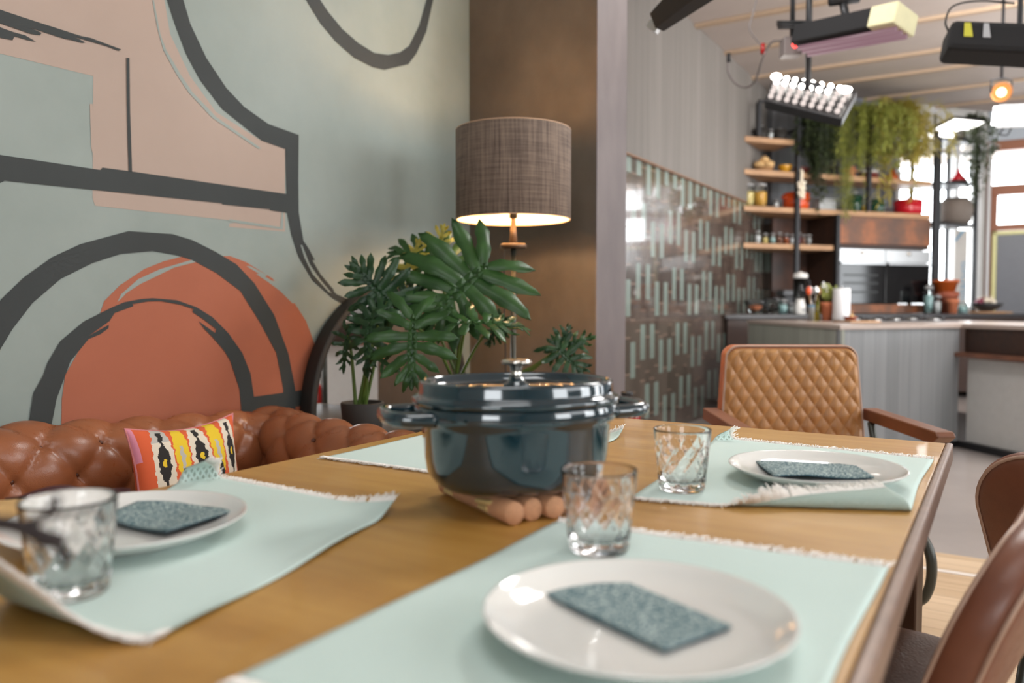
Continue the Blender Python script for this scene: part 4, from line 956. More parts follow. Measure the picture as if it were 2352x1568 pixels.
# back counter running along the wall
bc = thing('back_counter', 'dark stone counter along the back wall below the shelves and ovens', 'counter', KO, KA)
ZB = .965
def slabK(b, y0, y1, z0, z1): b.prism([(tile_s(y0), y0, z0), (far_s(y0,.08), y0, z0), (far_s(y1,.08), y1, z0), (tile_s(y1), y1, z0)], (0,0,z1-z0))
b = MB(); slabK(b, -.42, .49, ZB-.04, ZB-.002); b.build('worktop', M['charcoal top'], bc, bevel=.003)
b = MB(); slabK(b, -.38, .49, .08, ZB-.042); b.build('cupboard_front', M['darkwood'], bc)
# island
A, B, C_, D = Vector((2.28,7.75,0)), Vector((2.243,5.46,0)), Vector((3.31,5.88,0)), Vector((3.43,5.30,0))
E, G, H_ = Vector((3.80,3.9,0)), Vector((4.5,4.1,0)), Vector((4.3,7.75,0))
isl = thing('kitchen_island', 'large angular kitchen island clad in grey vertical planks', 'island', (0,0,0), 0)
def shrink(P, k, c=Vector((3.3,6.2,0))): return [c+(p-c)*k for p in P]
loop = [A, B, C_, D, E, G, H_]
b = MB(); b.prism([tuple(p+Vector((0,0,.885))) for p in loop], (0,0,.03)); b.build('worktop', M['counter stone'], isl, bevel=.004)
def panel(b, P, Q, z0, z1, th=.02, inset=.0, mi=0):
    d = (Q-P).normalized(); n = Vector((-d.y, d.x, 0)); P = P+n*inset; Q = Q+n*inset
    b.prism([tuple(P+Vector((0,0,z0))), tuple(Q+Vector((0,0,z0))), tuple(Q+n*th+Vector((0,0,z0))), tuple(P+n*th+Vector((0,0,z0)))], (0,0,z1-z0), mi)
for P, Q, nm in ((A, B, 'side_panel'), (B, C_, 'front_panel')):
    L_ = (Q-P).length; ang = math.atan2(Q.y-P.y, Q.x-P.x); b = MB(); b.box(0, L_-.005, .012, .035, .05, .884); b.build(nm, M['island'] if nm[0] == 'f' else cladding('lightened_side_planks', 0, col(140,142,132), col(168,170,160), .11), isl, loc=P, rot=(0,0,ang))  # side planks lightened and tinted in colour in place of light there
b = MB(); panel(b, C_, D, 0, .66, .02, .06); panel(b, D, E, 0, .66, .02, .06); b.build('white_panel', M['wall white'], isl)
b = MB(); panel(b, C_, D, .71, .884, .02, .03); panel(b, D, E, .71, .884, .02, .03); b.build('dark_panel', M['darkwood'], isl)
b = MB(); b.prism([tuple(p+Vector((0,0,.68))) for p in (C_+Vector((-.06,.02,0)), D+Vector((-.06,0,0)), E+Vector((-.06,0,0)), E+Vector((.25,0,0)), C_+Vector((.25,.1,0)))], (0,0,.028)); b.build('ledge', M['armwood'], isl)
b = MB(); b.prism([tuple(p+Vector((0,0,.001))) for p in shrink(loop, .93)], (0,0,.048)); b.build('plinth', M['black plastic'], isl)
# gas hob on the island
hp = Vector((3.35, 7.0, .9155)); hob = thing('gas_hob', 'black gas hob with metal pan supports set in the island worktop', 'hob', hp, KA)
b = MB(); b.box(-.45, .45, -.26, .26, 0, .008); b.build('hob_plate', M['black plastic'], hob)
for i in range(5):
    x, y = ((-.32,-.12),(-.32,.13),(0,0),(.32,-.12),(.32,.13))[i]
    b = MB(); b.lathe([(.05,.009),(.05,.02),(.03,.028),(.001,.028)], 24, (x, y, 0)); b.build('burner', M['alu'], hob)
    b = MB(); b.box(x-.1, x+.1, y-.006, y+.006, .032, .042); b.box(x-.006, x+.006, y-.1, y+.1, .032, .042)
    for q_ in ((x-.1,y),(x+.094,y),(x,y-.1),(x,y+.094)): b.box(q_[0], q_[0]+.006, q_[1]-.003, q_[1]+.003, .009, .034)
    b.build('pan_support', M['blacksteel'], hob)
# ================================================================ THINGS ON THE SHELVES
def kitem(name, label, cat, px, yk, z, group=None): 
    p = K2W(KP(px, 600, yk).x, yk, z+.0008); o = thing(name, label, cat, p, KA, group); return o
PXM = 8.75/F
def casserole(px, yk, z, wpx, hpx, mat, label, lid=True, name='casserole'):
    r = wpx*PXM/2*.82; h = hpx*PXM*(.76 if lid else 1); o = kitem(name, label, 'pot', px, yk, z)
    b = MB(); b.lathe([(r*.85,0),(r*.97,h*.1),(r,h*.5),(r*1.02,h),(r*.95,h),(r*.9,h*.2),(.001,h*.1)], 40, capt=False); b.build('pot_body', M[mat], o)
    for sg in (-1, 1):
        b = MB(); b.tube(spline([(sg*r*.98,-.03,h*.82),(sg*(r+.03),-.03,h*.85),(sg*(r+.04),0,h*.86),(sg*(r+.03),.03,h*.85),(sg*r*.98,.03,h*.82)], 4), .007, 8); b.build('handle', M[mat], o)
    if lid:
        b = MB(); b.lathe([(r*1.03,h+.001),(r*1.04,h+.01),(r*.9,h+.03),(r*.4,h*1.28),(.001,h*1.3)], 40, capb=True, capt=False); l_ = b.build('lid', M[mat], o)
        b = MB(); b.lathe([(.012,h*1.29),(.01,h*1.36),(.022,h*1.40),(.02,h*1.46),(.001,h*1.47)], 20); b.build('knob', M['alu'], l_)
    return o
def bowl(px, yk, z, wpx, hpx, mat, label, name='bowl', cat='bowl', world=None):
    r = wpx*PXM/2; h = hpx*PXM; o = kitem(name, label, cat, px, yk, z) if world is None else thing(name, label, cat, world, 0)
    b = MB(); b.lathe([(r*.4,0),(r*.42,h*.08),(r*.75,h*.4),(r,h*.97),(r*.98,h),(r*.94,h*.97),(r*.7,h*.45),(r*.3,h*.15),(.001,h*.12)], 40, capt=False); b.build('bowl_body', M[mat], o); return o
def jar(px, yk, z, wpx, hpx, fill, label, group=None, name='storage_jar', lidm='lid steel', world=None, cat='jar'):
    r = wpx*PXM/2; h = hpx*PXM; o = kitem(name, label, cat, px, yk, z, group) if world is None else thing(name, label, cat, world, 0, group)
    b = MB(); b.lathe([(r*.94,0),(r,h*.04),(r,h*.78),(r*.85,h*.84),(r*.8,h*.84),(r*.93,h*.76),(r*.93,h*.04),(.001,h*.03)], 28, capt=False); b.build('glass_body', M['clear'], o)
    b = MB(); b.lathe([(r*.88,h*.05),(r*.88,h*.62),(.001,h*.64)], 24, capt=False); b.build('contents', M[fill], o)
    b = MB(); b.lathe([(r*.92,h*.845),(r*.92,h*.93),(r*.5,h*.95),(r*.3,h),(.001,h)], 24); b.build('lid', M[lidm], o); return o
def lumps(o, name, mat, n, R_, r0, z0, seed, flatz=.8):
    rnd = random.Random(seed)
    for i in range(n):
        a = i*2.4; rr_ = R_*math.sqrt((i+.3)/n)*.8; b = MB(); b.sphere((rr_*math.cos(a), rr_*math.sin(a), z0+r0*.7*(1-(i+.3)/n)*1.2), r0*rnd.uniform(.85,1.1), 12, 8, 1.1, .95, flatz, noise=.04); b.build(name, M[mat], o)
y0 = .14
casserole(1745, y0, Z[1], 36, 30, 'black pot', 'small black pot on the topmost shelf board next to the wall')
casserole(1787, y0, Z[1], 40, 28, 'black pot', 'wide black pot on the topmost shelf board beside the post')
jar(1766, .06, Z[1], 11, 22, 'paper white', 'little pale bottle between two black pots on the topmost board', name='small_bottle', cat='bottle')
o = kitem('bread_basket', 'basket heaped with tan bread and squash on the second shelf board', 'basket', 1752, y0, Z[2])
b = MB(); b.lathe([(.07,0),(.105,.05),(.1,.052),(.06,.01),(.001,.01)], 32, capt=False); b.build('basket_body', M['jute seat'], o); 
for k, (x, y, z, r) in enumerate(((-.055,0,.085,.055),(.05,.0,.088,.058),(0,.04,.09,.05),(0,-.01,.14,.045))):
    f_ = thing('squash', ['tan squash at the left in the basket on the second board', 'tan squash at the right in the basket on the second board', 'tan squash at the back of the basket on the second board', 'tan squash topping the pile in the basket'][k], 'squash', o.location+Vector((x, y, z-.0)), 0)
    b = MB(); b.sphere((0,0,0), r, 16, 10, 1.1, 1, .75, noise=.05); b.build('squash_flesh', M['tan bread'], f_); b = MB(); b.tube([(0,0,r*.6),(.005,0,r*.95)], .006, 6); b.build('stem', M['jute seat'], f_)
bowl(1800, y0, Z[2], 34, 19, 'yellow ceramic', 'yellow ceramic bowl on the second shelf board')
bowl(1838, y0, Z[2], 40, 16, 'maroon ceramic', 'maroon ceramic bowl behind the steel post on the second board')
casserole(1910, y0, Z[2], 34, 26, 'black pot', 'black pot on the second shelf board behind the trailing strands')
casserole(1948, y0, Z[2], 30, 27, 'terracotta clay', 'round orange clay pot on the second shelf board')
for k in range(3):
    o = kitem('serving_dish', ['brown oval dish at the bottom of a stack on the second board', 'brown oval dish in the middle of a stack on the second board', 'pale oval dish on top of a stack on the second board'][k], 'dish', 1990, y0, Z[2]+k*.032)
    b = MB(); b.lathe([(.09,0),(.13,.024),(.128,.027),(.085,.006),(.001,.006)], 40, (0,0,0), 1, .8, capt=False); b.build('dish_body', M[['maroon ceramic','maroon ceramic','white enamel'][k]], o)
def tagine(px, yk, z, mat, label, r, h):
    o = kitem('tagine', label, 'pot', px, yk, z); b = MB(); b.lathe([(r*.8,0),(r,.02),(r,.035),(r*.9,.036),(.001,.036)], 36); b.build('tagine_base', M['black pot'] if mat == 'red enamel' else M[mat], o)
    b = MB(); b.lathe([(r*.96,.037),(r*.9,.05),(r*.45,h*.55),(r*.16,h*.85),(r*.2,h*.93),(r*.12,h),(.001,h)], 36); b.build('cone_lid', M[mat], o); return o
tagine(2046, y0, Z[2], 'glazed orange', 'orange clay tagine on the second shelf board', .09, .15)
jar(2062, .06, Z[2], 10, 34, 'paper white', 'slim pale bottle beside the orange tagine', name='slim_bottle', cat='bottle')
jar(1717, y0, Z[3], 27, 56, 'pasta yellow', 'tall storage jar of pale pasta on the third board next to the tiled wall')
jar(1744, .10, Z[3], 31, 56, 'corn yellow', 'tall storage jar half full of yellow corn on the third board')
jar(1781, y0, Z[3], 12, 22, 'paper white', 'tiny glass jar between the corn jar and the orange casserole')
casserole(1826, y0, Z[3], 72, 42, 'orange enamel', 'bright orange enamel casserole behind the hanging garlic')
o = kitem('enamel_terrine', 'pale grey rectangular enamel terrine with lid on the third board', 'dish', 1890, y0, Z[3])
b = MB(); b.box(-.115, .115, -.07, .07, 0, .11); b.build('terrine_body', M['grey enamel'], o, bevel=.012); b = MB(); b.box(-.12, .12, -.075, .075, .111, .135); l_ = b.build('lid', M['grey enamel'], o, bevel=.008)
b = MB(); b.sphere((0,0,.15), .014, 12, 8); b.build('knob', M['alu'], l_)
casserole(1962, y0, Z[3], 44, 44, 'green enamel', 'dark green enamel casserole behind the green strands')
jar(1982, .06, Z[3], 12, 24, 'corn yellow', 'small amber jar between the green casseroles')
casserole(2012, y0, Z[3], 44, 36, 'green enamel', 'dark green enamel casserole beside the red one')
casserole(2083, y0, Z[3], 80, 40, 'red enamel', 'bright red enamel casserole above the right oven')
# garlic braid hanging from the second board
o = kitem('garlic_braid', 'braid of white garlic bulbs hanging in front of the orange casserole', 'garlic', 1838, -.06, Z[2]-.15); gz = Z[3]-Z[2]
b = MB(); b.tube(spline([(0,.05,.16),(0,.0,.155),(0,-.0,.08),(0,0,-.02),(0,0,-.12)], 5), .016, 10); b.build('braid', M['garlic white'], o)
rnd = random.Random(4)
for k in range(14):
    a = k*2.4; z = .03-.012*k; b = MB(); b.sphere((.032*math.cos(a)*(1-k*.03), .02*math.sin(a), z), .024, 12, 8, 1, 1, .9, noise=.05); b.build('garlic_bulb', M['garlic white'], o)
fills = ['paper white','pasta yellow','light blue jar','spice brown','glazed orange','paper white','onion purple','spice brown','lid steel']
fl_ = ['first from the tiled wall, pale contents','second from the tiled wall, creamy contents','with bluish contents','with brown contents, fourth from the wall','with orange contents beside the post','pale, just right of the post','with purple contents','with brown contents near the right end','last at the right end of the row']
for k, px in enumerate((1740,1757,1774,1790,1806,1820,1833,1845,1857)):
    jar(px, .10+.05*(k % 2), Z[4], 13, 26 if k % 3 else 30, fills[k], 'small spice jar on the lowest board, '+fl_[k], 'spice jars on the lowest board', name='spice_jar')
# ================================================================ THINGS ON THE COUNTERS
yb = -.16; 
o = bowl(1737, yb, ZB-.002, 52, 30, 'clear', 'rosy glass bowl on the back counter by the tiled wall', name='glass_bowl'); 
b = MB(); b.lathe([(.03,.03),(.07,.075),(.001,.08)], 24); b.build('contents', M['terracotta clay'], o)
o = bowl(1776, yb+.1, ZB-.002, 44, 36, 'clear', 'greenish glass bowl beside the rosy one on the back counter', name='glass_bowl')
jar(1800, yb+.05, ZB-.002, 22, 34, 'light blue jar', 'squat glass jar with steel lid near the blender'); jar(1820, yb, ZB-.002, 13, 26, 'grey enamel', 'small glass jar touching the blender')
o = kitem('kitchen_scale', 'dark boxy kitchen gadget behind the glass jars', 'appliance', 1808, .25, ZB-.002)
b = MB(); b.box(-.06, .06, -.05, .05, 0, .20); b.build('housing', M['black plastic'], o, bevel=.01); b = MB(); b.box(-.09, .09, -.06, .06, .201, .27); b.build('top_box', M['charcoal top'], o, bevel=.008)
o = kitem('blender', 'white blender with clear jug and white lid on the counter', 'blender', 1839, -.22, ZB-.002)
b = MB(); b.lathe([(.055,0),(.06,.01),(.058,.09),(.045,.13),(.04,.16),(.001,.16)], 32); b.build('motor_base', M['white enamel'], o)
b = MB(); b.lathe([(.035,.161),(.045,.17),(.065,.38),(.062,.38),(.042,.175),(.001,.172)], 32, capt=False); b.build('jug', M['clear'], o)
b = MB(); b.lathe([(.07,.381),(.075,.39),(.075,.42),(.06,.435),(.025,.437),(.024,.45),(.001,.45)], 32); b.build('lid', M['white enamel'], o)
b = MB(); b.tube(spline([(.062,0,.36),(.11,0,.36),(.115,0,.28),(.058,0,.21)], 6), .009, 8); b.build('handle', M['black plastic'], o)
b = MB(); b.lathe([(.02,0),(.018,.012),(.001,.013)], 16, M=Matrix.Translation((0,-.058,.05)) @ Matrix.Rotation(R(90), 4, 'X')); b.build('dial', M['alu'], o)
ZI = .916; 
def ip(px, d): p = PD(px, 735, d); return Vector((p.x, p.y, ZI))
PXI = 7.3/F
o = thing('utensil_pot', 'pale pot with blue rim holding utensils and an orange spatula', 'pot', ip(1866, 7.45), 0)
b = MB(); b.lathe([(.035,0),(.04,.1),(.041,.14),(.036,.14),(.034,.01),(.001,.01)], 28, capt=False); b.build('pot_body', M['grey enamel'], o); b = MB(); b.lathe([(.042,.125),(.043,.142),(.0415,.143)], 28, capb=False, capt=False); b.build('rim', M['banner blue'], o)
for k, (x, m_, nm) in enumerate(((-.015,'orange enamel','spatula'),(.012,'alu','whisk'),(.02,'jute seat','wooden_spoon'),(-.005,'alu','ladle'))):
    u_ = thing(nm, 'utensil standing in the blue rimmed pot, '+['orange spatula','steel whisk','wooden spoon','steel ladle'][k], 'utensil', o.location+Vector((0,0,0)), 0)
    b = MB(); b.tube([(0,0,.012),(x*2.4,.01*k-.01,.24)], .005, 8); b.build('handle', M['jute seat' if k in (0,2) else 'alu'], u_)
    b = MB(); b.sphere((x*2.7,.01*k-.01,.275), .034, 14, 10, .8, .25, 1.2); b.build('head', M[m_], u_)
o = thing('oil_bottle', 'slim bottle of yellow green olive oil', 'bottle', ip(1877, 7.2), 0)
b = MB(); b.lathe([(.022,0),(.024,.01),(.024,.17),(.012,.21),(.012,.24),(.001,.24)], 24); b.build('bottle_body', M['oil'], o); b = MB(); b.lathe([(.013,.241),(.013,.26),(.001,.262)], 16); b.build('cap', M['black plastic'], o)
def clay(px, d, wpx, hpx, mat, label, up=0, name='terracotta_pot'):
    p = ip(px, d); p.z += up; o = thing(name, label, 'pot', p, 0); r = wpx*d/F/2; h = hpx*d/F
    b = MB(); b.lathe([(r*.68,0),(r*.90,h*.76),(r,h*.77),(r,h),(r*.9,h),(r*.62,.02),(.001,.02)], 36, capt=False); b.build('pot_wall', M[mat], o); return o, r, h
o, r, h = clay(1899, 7.2, 29, 43, 'terracotta clay', 'terracotta pot with flowering herbs beside the oil bottle')
b = MB(); b.lathe([(.001,h-.02),(r*.86,h-.02)], 24, capb=False, capt=False); b.build('soil', M['twig dark'], o)
hb = MB(); rnd = random.Random(11); fb = MB()
for k in range(26):
    a = rnd.random()*6.28; q_ = rnd.random()*.06; p1 = Vector((q_*math.cos(a), q_*math.sin(a), h+rnd.uniform(.06,.17))); hb.tube([(p1.x*.3, p1.y*.3, h-.02), p1*1.0], .002, 4)
    for m_ in range(4):
        c = p1.lerp(Vector((p1.x*.3, p1.y*.3, h)), m_*.2)+Vector((rnd.uniform(-.02,.02), rnd.uniform(-.02,.02), 0)); hb.sphere(c, .012, 8, 5, 1, .4, 1.3)
    if k % 3 == 0: fb.sphere(p1+Vector((0,0,.01)), .012, 8, 6)
hb.build('foliage', M['vine'], o); fb.build('blossoms', M['paper white'], o)
o = thing('paper_roll', 'upright white kitchen paper roll on the island', 'paper roll', ip(1932, 7.1), 0)
b = MB(); b.lathe([(.07,0),(.072,.003),(.072,.285),(.07,.288),(.02,.288),(.02,.2),(.001,.2)], 40, capt=False); b.build('paper', M['paper white'], o); b = MB(); b.lathe([(.008,.2),(.008,.30),(.012,.305),(.001,.31)], 12); b.build('holder_rod', M['alu'], o)
o, r, h = clay(1953, 6.75, 30, 12, 'dark terracotta', 'low clay dish with a small bulb in front of the paper roll', name='clay_dish')
g_ = thing('garlic_bulb', 'little garlic bulb in the low clay dish by the paper roll', 'garlic', o.location+Vector((.01,0,.022)), 0); b = MB(); b.sphere((0,0,.022), .022, 14, 10, 1, 1, .95); b.build('cloves', M['tan bread'], g_); b = MB(); b.tube([(0,0,.04),(.004,0,.065)], .004, 6); b.build('stem', M['tan bread'], g_)
bd = thing('chopping_board', 'thin pale chopping board at the edge of the island under the paper roll', 'board', ip(1968, 6.45)+Vector((0,0,.0)), KA); b = MB(); b.box(-.15, .15, -.1, .1, 0, .014); b.build('board_slab', M['shelf'], bd, bevel=.003); b = MB(); b.tube([(.15,0,.007),(.19,.02,.007),(.19,-.02,.007)], .004, 6, closed=True); b.build('hanging_loop', M['rope'], bd)
# right hand group on the back counter
def cp(px, yk=-.18, z=ZB-.0015): return K2W(KP(px, 600, yk).x, yk, z)
jar(0,0,0, 22, 70, 'light blue jar', 'tall greenish glass bottle left of the clay pots', name='glass_bottle', world=cp(2135), cat='bottle'); jar(0,0,0, 18, 46, 'paper white', 'white jar between the glass bottle and clay pots', world=cp(2156))
def kclay(px, yk, wpx, hpx, mat, label, up=0, name='terracotta_pot'):
    o = thing(name, label, 'pot', cp(px, yk)+Vector((0,0,up)), 0); d_ = o.location.y; r = wpx*d_/F/2; h = hpx*d_/F
    b = MB(); b.lathe([(r*.68,0),(r*.90,h*.76),(r,h*.77),(r,h),(r*.9,h),(r*.62,.02),(.001,.02)], 36, capt=False); b.build('pot_wall', M[mat], o); return o, r, h
o, r, h = kclay(2178, -.165, 48, 50, 'dark terracotta', 'large dark terracotta pot in the stack before the window')
b = MB(); b.lathe([(.001,h*.95),(r*.88,h*.95)], 24, capb=False, capt=False); b.build('soil', M['twig dark'], o)
kclay(2173, -.165, 58, 27, 'glazed orange', 'glazed orange bowl standing on the large dark terracotta pot', up=h+.001, name='glazed_bowl')
kclay(2190, -.345, 28, 34, 'terracotta clay', 'small light terracotta pot in front of the large dark one')
jar(0,0,0, 26, 30, 'light blue jar', 'squat pale blue jar right of the terracotta pots', world=cp(2213, -.1))
bd = thing('serving_board', 'round wooden board under the dark fruit bowl', 'board', cp(2268, -.20), 0); b = MB(); b.lathe([(.20,0),(.21,.006),(.21,.02),(.20,.026),(.001,.026)], 40); b.build('board_disc', M['shelf'], bd); b = MB(); b.box(.205, .30, -.025, .025, .004, .022); b.build('handle', M['shelf'], bd, bevel=.006)
o = bowl(0,0,0, 76, 20, 'dark bowl', 'wide black bowl filled with onions and garlic by the window', world=cp(2268, -.20)+Vector((0,0,.0275)), name='vegetable_bowl')
rnd = random.Random(2)
for k in range(9):
    a = k*.72; rr_ = .045+.065*(k % 2); x, y = rr_*math.cos(a), rr_*.7*math.sin(a); on = x < -.02
    v = thing('red_onion' if on else 'garlic_bulb', ('purple red onion in the left half of the black bowl' if on else 'pale garlic bulb in the right half of the black bowl'), 'onion' if on else 'garlic', o.location+Vector((x, y, .128-.35*abs(rr_-.05))), 0, 'red onions in the black bowl' if on else 'garlic bulbs in the black bowl')
    b = MB(); b.sphere((0,0,0), .038 if on else .034, 14, 10, 1, 1, .9, noise=.03); b.build('skin', M['onion purple' if on else 'garlic white'], v); b = MB(); b.tube([(0,0,.03),(.004,.0,.06)], .004, 6); b.build('stem', M['garlic white'], v)
# ================================================================ STEEL TOWER IN FRONT OF THE WINDOW
tz = {a: KZ(2190, y) for a, y in ((1, 418), (2, 513), (0, 318))}
sT0, sT1 = s3+.06, KS(2232, 0)
tow = thing('steel_rack', 'open black steel rack with a light panel on top before the window', 'rack', KO, KA)
for s, y in ((sT0,-.02),(sT1,-.02),(sT0,.38),(sT1,.38)): b = MB(); b.box(s-.018, s+.018, y-.018, y+.018, ZB, tz[0]); b.build('post', M['blacksteel'], tow)
for z in (tz[1], tz[2], tz[0]): b = MB(); b.box(sT0+.019, sT1-.019, -.03, .39, z-.03, z-.002); b.build('rack_shelf', M['blacksteel'], tow)
for s in (sT0+.05, sT1-.06): b = MB(); b.tube([(s,.1,tz[0]),(s,.1,tz[0]+.30)], .012, 8); b.build('hanger', M['blacksteel'], tow)
b = MB(); b.tube([(sT0-.5,.1,tz[0]+.25),(sT0-.05,.05,tz[0]+.05)], .014, 8); b.tube([(sT0-.5,.1,tz[0]+.25),(sT0-.52,.1,tz[0]+.02)], .014, 8); b.build('brace', M['blacksteel'], tow)
lp = thing('light_panel', 'glowing flat white light panel on top of the steel rack', 'lamp', K2W((sT0+sT1)/2, .12, tz[0]+.02), KA)
b = MB(); b.box(-.24, .24, -.30, .26, .0, .03); b.build('housing', M['black plastic'], lp, rot=(R(-12),0,0)); b = MB(); b.box(-.225, .225, -.285, .245, -.006, -.001); b.build('diffuser', emis('panel_glow', (1,.97,.92,1), 5), lp, rot=(R(-12),0,0))
lp.location.z += .10
tagine(2197, .1, tz[1], 'red enamel', 'red tagine on the upper shelf of the steel rack', .10, .18)
o = kitem('round_basket', 'large brownish grey rounded planter on the rack shelf', 'basket', 2192, .14, tz[2]); b = MB(); b.lathe([(.13,0),(.17,.05),(.195,.16),(.18,.26),(.13,.31),(.12,.31),(.165,.25),(.15,.03),(.001,.02)], 40, capt=False); b.build('basket_wall', flat('taupe_weave', col(108,98,90), .7, .2, 60), o)
b = MB(); b.tube([(.125*math.cos(a*math.pi/16), .125*math.sin(a*math.pi/16), .312) for a in range(32)], .008, 6, closed=True); b.build('rim', M['black pot'], o)
# printed banner standing on the back counter behind the rack, blue letters reading upwards
bn = thing('printed_banner', 'white banner with pale blue vertical lettering behind the steel rack', 'banner', K2W(KP(2208, 600, .42).x, .42, ZB), KA)
zb0, zb1 = 0, KZ(2208, 528, .42)-ZB
b = MB(); b.box(-.115, .10, 0, .004, zb0, zb1); b.build('banner_sheet', flat('banner_fabric', col(206,202,196), .8), bn)
fc = bpy.data.curves.new('lettering', 'FONT'); fc.body = 'nitarum'; fc.size = .17; fc.extrude = .0008; fc.align_x = 'LEFT'; fc.materials.append(M['banner blue'])
tmp_ = bpy.data.objects.new('tmp', fc); scene.collection.objects.link(tmp_); me_ = bpy.data.meshes.new_from_object(tmp_.evaluated_get(bpy.context.evaluated_depsgraph_get())); bpy.data.objects.remove(tmp_); to = bpy.data.objects.new('lettering', me_); scene.collection.objects.link(to); to.parent = bn; to.rotation_euler = (0, R(-90), 0); to.rotation_euler = Matrix(((0,-1,0),(0,0,-1),(1,0,0))).to_euler(); to.location = (.08, -.002, .12)
b = MB(); b.poly([(-.11,-.001,zb1-.12),(.0,-.001,zb1-.005),(.05,-.001,zb1-.005),(-.11,-.001,zb1-.16)]); b.build('printed_stripe', M['banner blue'], bn)
# ================================================================ TRAILING PLANTS
def trailing(name, label, s, y, z, strands, mat, seed, leaf=(.02,.011), arch=.16, spread=(.25,.12), potr=.09, fern=0):
    rnd = random.Random(seed); o = thing(name, label, 'plant', K2W(s, y, z+.001), KA)
    b = MB(); b.lathe([(potr*.75,0),(potr,.13),(potr*.95,.13),(potr*.7,.02),(.001,.02)], 28, capt=False); b.build('pot', M['black pot'], o); b = MB()
    for (dx, ln, n_) in strands:
        for q_ in range(n_):
            ex = dx+rnd.gauss(0, spread[0]*.18); ey = -.05-abs(rnd.gauss(0, spread[1])); L = ln*rnd.uniform(.75, 1.05); h = arch*rnd.uniform(.5, 1.2)
            p = spline([(ex*.15, ey*.1, .11), (ex*.55, ey*.6, .12+h), (ex*.9, ey, .10+h*.3), (ex+rnd.uniform(-.02,.02), ey*1.05, .05-L*.5), (ex+rnd.uniform(-.03,.03), ey*1.0, .05-L)], 7)
            b.tube(p, .0018, 4)
            for k in range(4, len(p)-1):
                for m_ in range(2+fern):
                    c = p[k].lerp(p[k+1], rnd.random()); a = rnd.uniform(0, 6.28); up = rnd.uniform(-.9,.2) if not fern else rnd.uniform(-1.2,.3); d = Vector((math.cos(a), math.sin(a), up)).normalized(); sd_ = d.cross(Vector((0,0,1))).normalized()
                    l_ = leaf[0]*rnd.uniform(.7,1.4); w_ = leaf[1]*rnd.uniform(.7,1.2); b.add([c, c+d*l_*.5+sd_*w_*.5+Vector((0,0,.002)), c+d*l_, c+d*l_*.5-sd_*w_*.5+Vector((0,0,.002))], [(0,1,2),(0,2,3)], 0, True)
    b.build('foliage', M[mat], o, fixn=False); return o
def sk(px): return KP(px, 300, 0).x
trailing('trailing_ivy', 'dark trailing plant hanging from the top ledge beside the post', sk(1862), .07, zr, [(-.13,.35,12),(-.05,.45,12),(.03,.65,12),(.08,1.0,9),(.16,.5,11)], 'vine_dark', 1, leaf=(.062,.046))
trailing('string_cactus_plant', 'bright green plant with long thin hanging strands in the middle of the ledge', sk(1926), .07, zr, [(-.12,.4,12),(-.02,1.05,11),(.06,.98,9),(.12,.35,8)], 'vine', 2, leaf=(.07,.012), fern=1)
trailing('trailing_fern', 'light green fern spilling over the ledge above the ovens', sk(1990), .07, zr, [(-.16,.35,10),(-.04,.45,10),(.08,.35,10),(.22,.30,9)], 'vine', 3, leaf=(.095,.022), fern=1, spread=(.8,.25))
trailing('yellow_fern', 'yellow green arching fern at the window end of the ledge', sk(2058), .07, zr, [(-.16,.90,7),(-.05,.35,9),(.10,.30,9),(.24,.28,9)], 'vine_y', 4, leaf=(.13,.024), fern=1, arch=.24, spread=(.8,.25))
trailing('rack_ivy', 'small leaved ivy trailing down the right post of the steel rack', sT1-.13, .10, tz[0]-.002+.0, [(.02,.55,9),(.08,.85,12),(.14,.55,10),(.2,.25,8)], 'vine_dark', 5, leaf=(.05,.04), potr=.06)
# ================================================================ STUDIO LIGHTS UNDER THE CEILING
def obox(b, P, Q, w, h, up=(0,0,1), mi=0, taper=1.0, roll=0):
    P, Q = Vector(P), Vector(Q); x = (Q-P).normalized(); u_ = Vector(up); y = u_.cross(x).normalized(); z = x.cross(y)
    c_, s_ = math.cos(roll), math.sin(roll); y, z = y*c_+z*s_, z*c_-y*s_
    vs = []
    for c, k in ((P, 1), (Q, taper)): vs += [c-y*w/2*k-z*h/2*k, c+y*w/2*k-z*h/2*k, c+y*w/2*k+z*h/2*k, c-y*w/2*k+z*h/2*k]
    b.add(vs, [(0,3,2,1),(4,5,6,7),(0,1,5,4),(1,2,6,5),(2,3,7,6),(3,0,4,7)], mi); return x, y, z
def hang(o, p, name='hanging_rod', r=.012):
    p = Vector(p); b = MB(); b.tube([p-o.location, Vector((p.x, p.y, HC-.002))-o.location], r, 8); b.build(name, M['blacksteel'], o)
# softbox cut by the top edge
P, Q = PD(1508, 52, 3.4), PD(1640, -60, 3.2); sb = thing('studio_softbox', 'black studio softbox cut off by the top edge beside the pillar', 'lamp', (P+Q)/2, 0)
b = MB(); obox(b, P-sb.location, Q-sb.location, .06, .075, taper=1.8); b.build('fabric_body', M['fabric black'], sb, bevel=.004)
b = MB(); a_ = PD(1497, 70, 3.41); obox(b, a_-sb.location, P-sb.location, .035, .05); b.build('metal_foot', M['alu'], sb); hang(sb, Q)
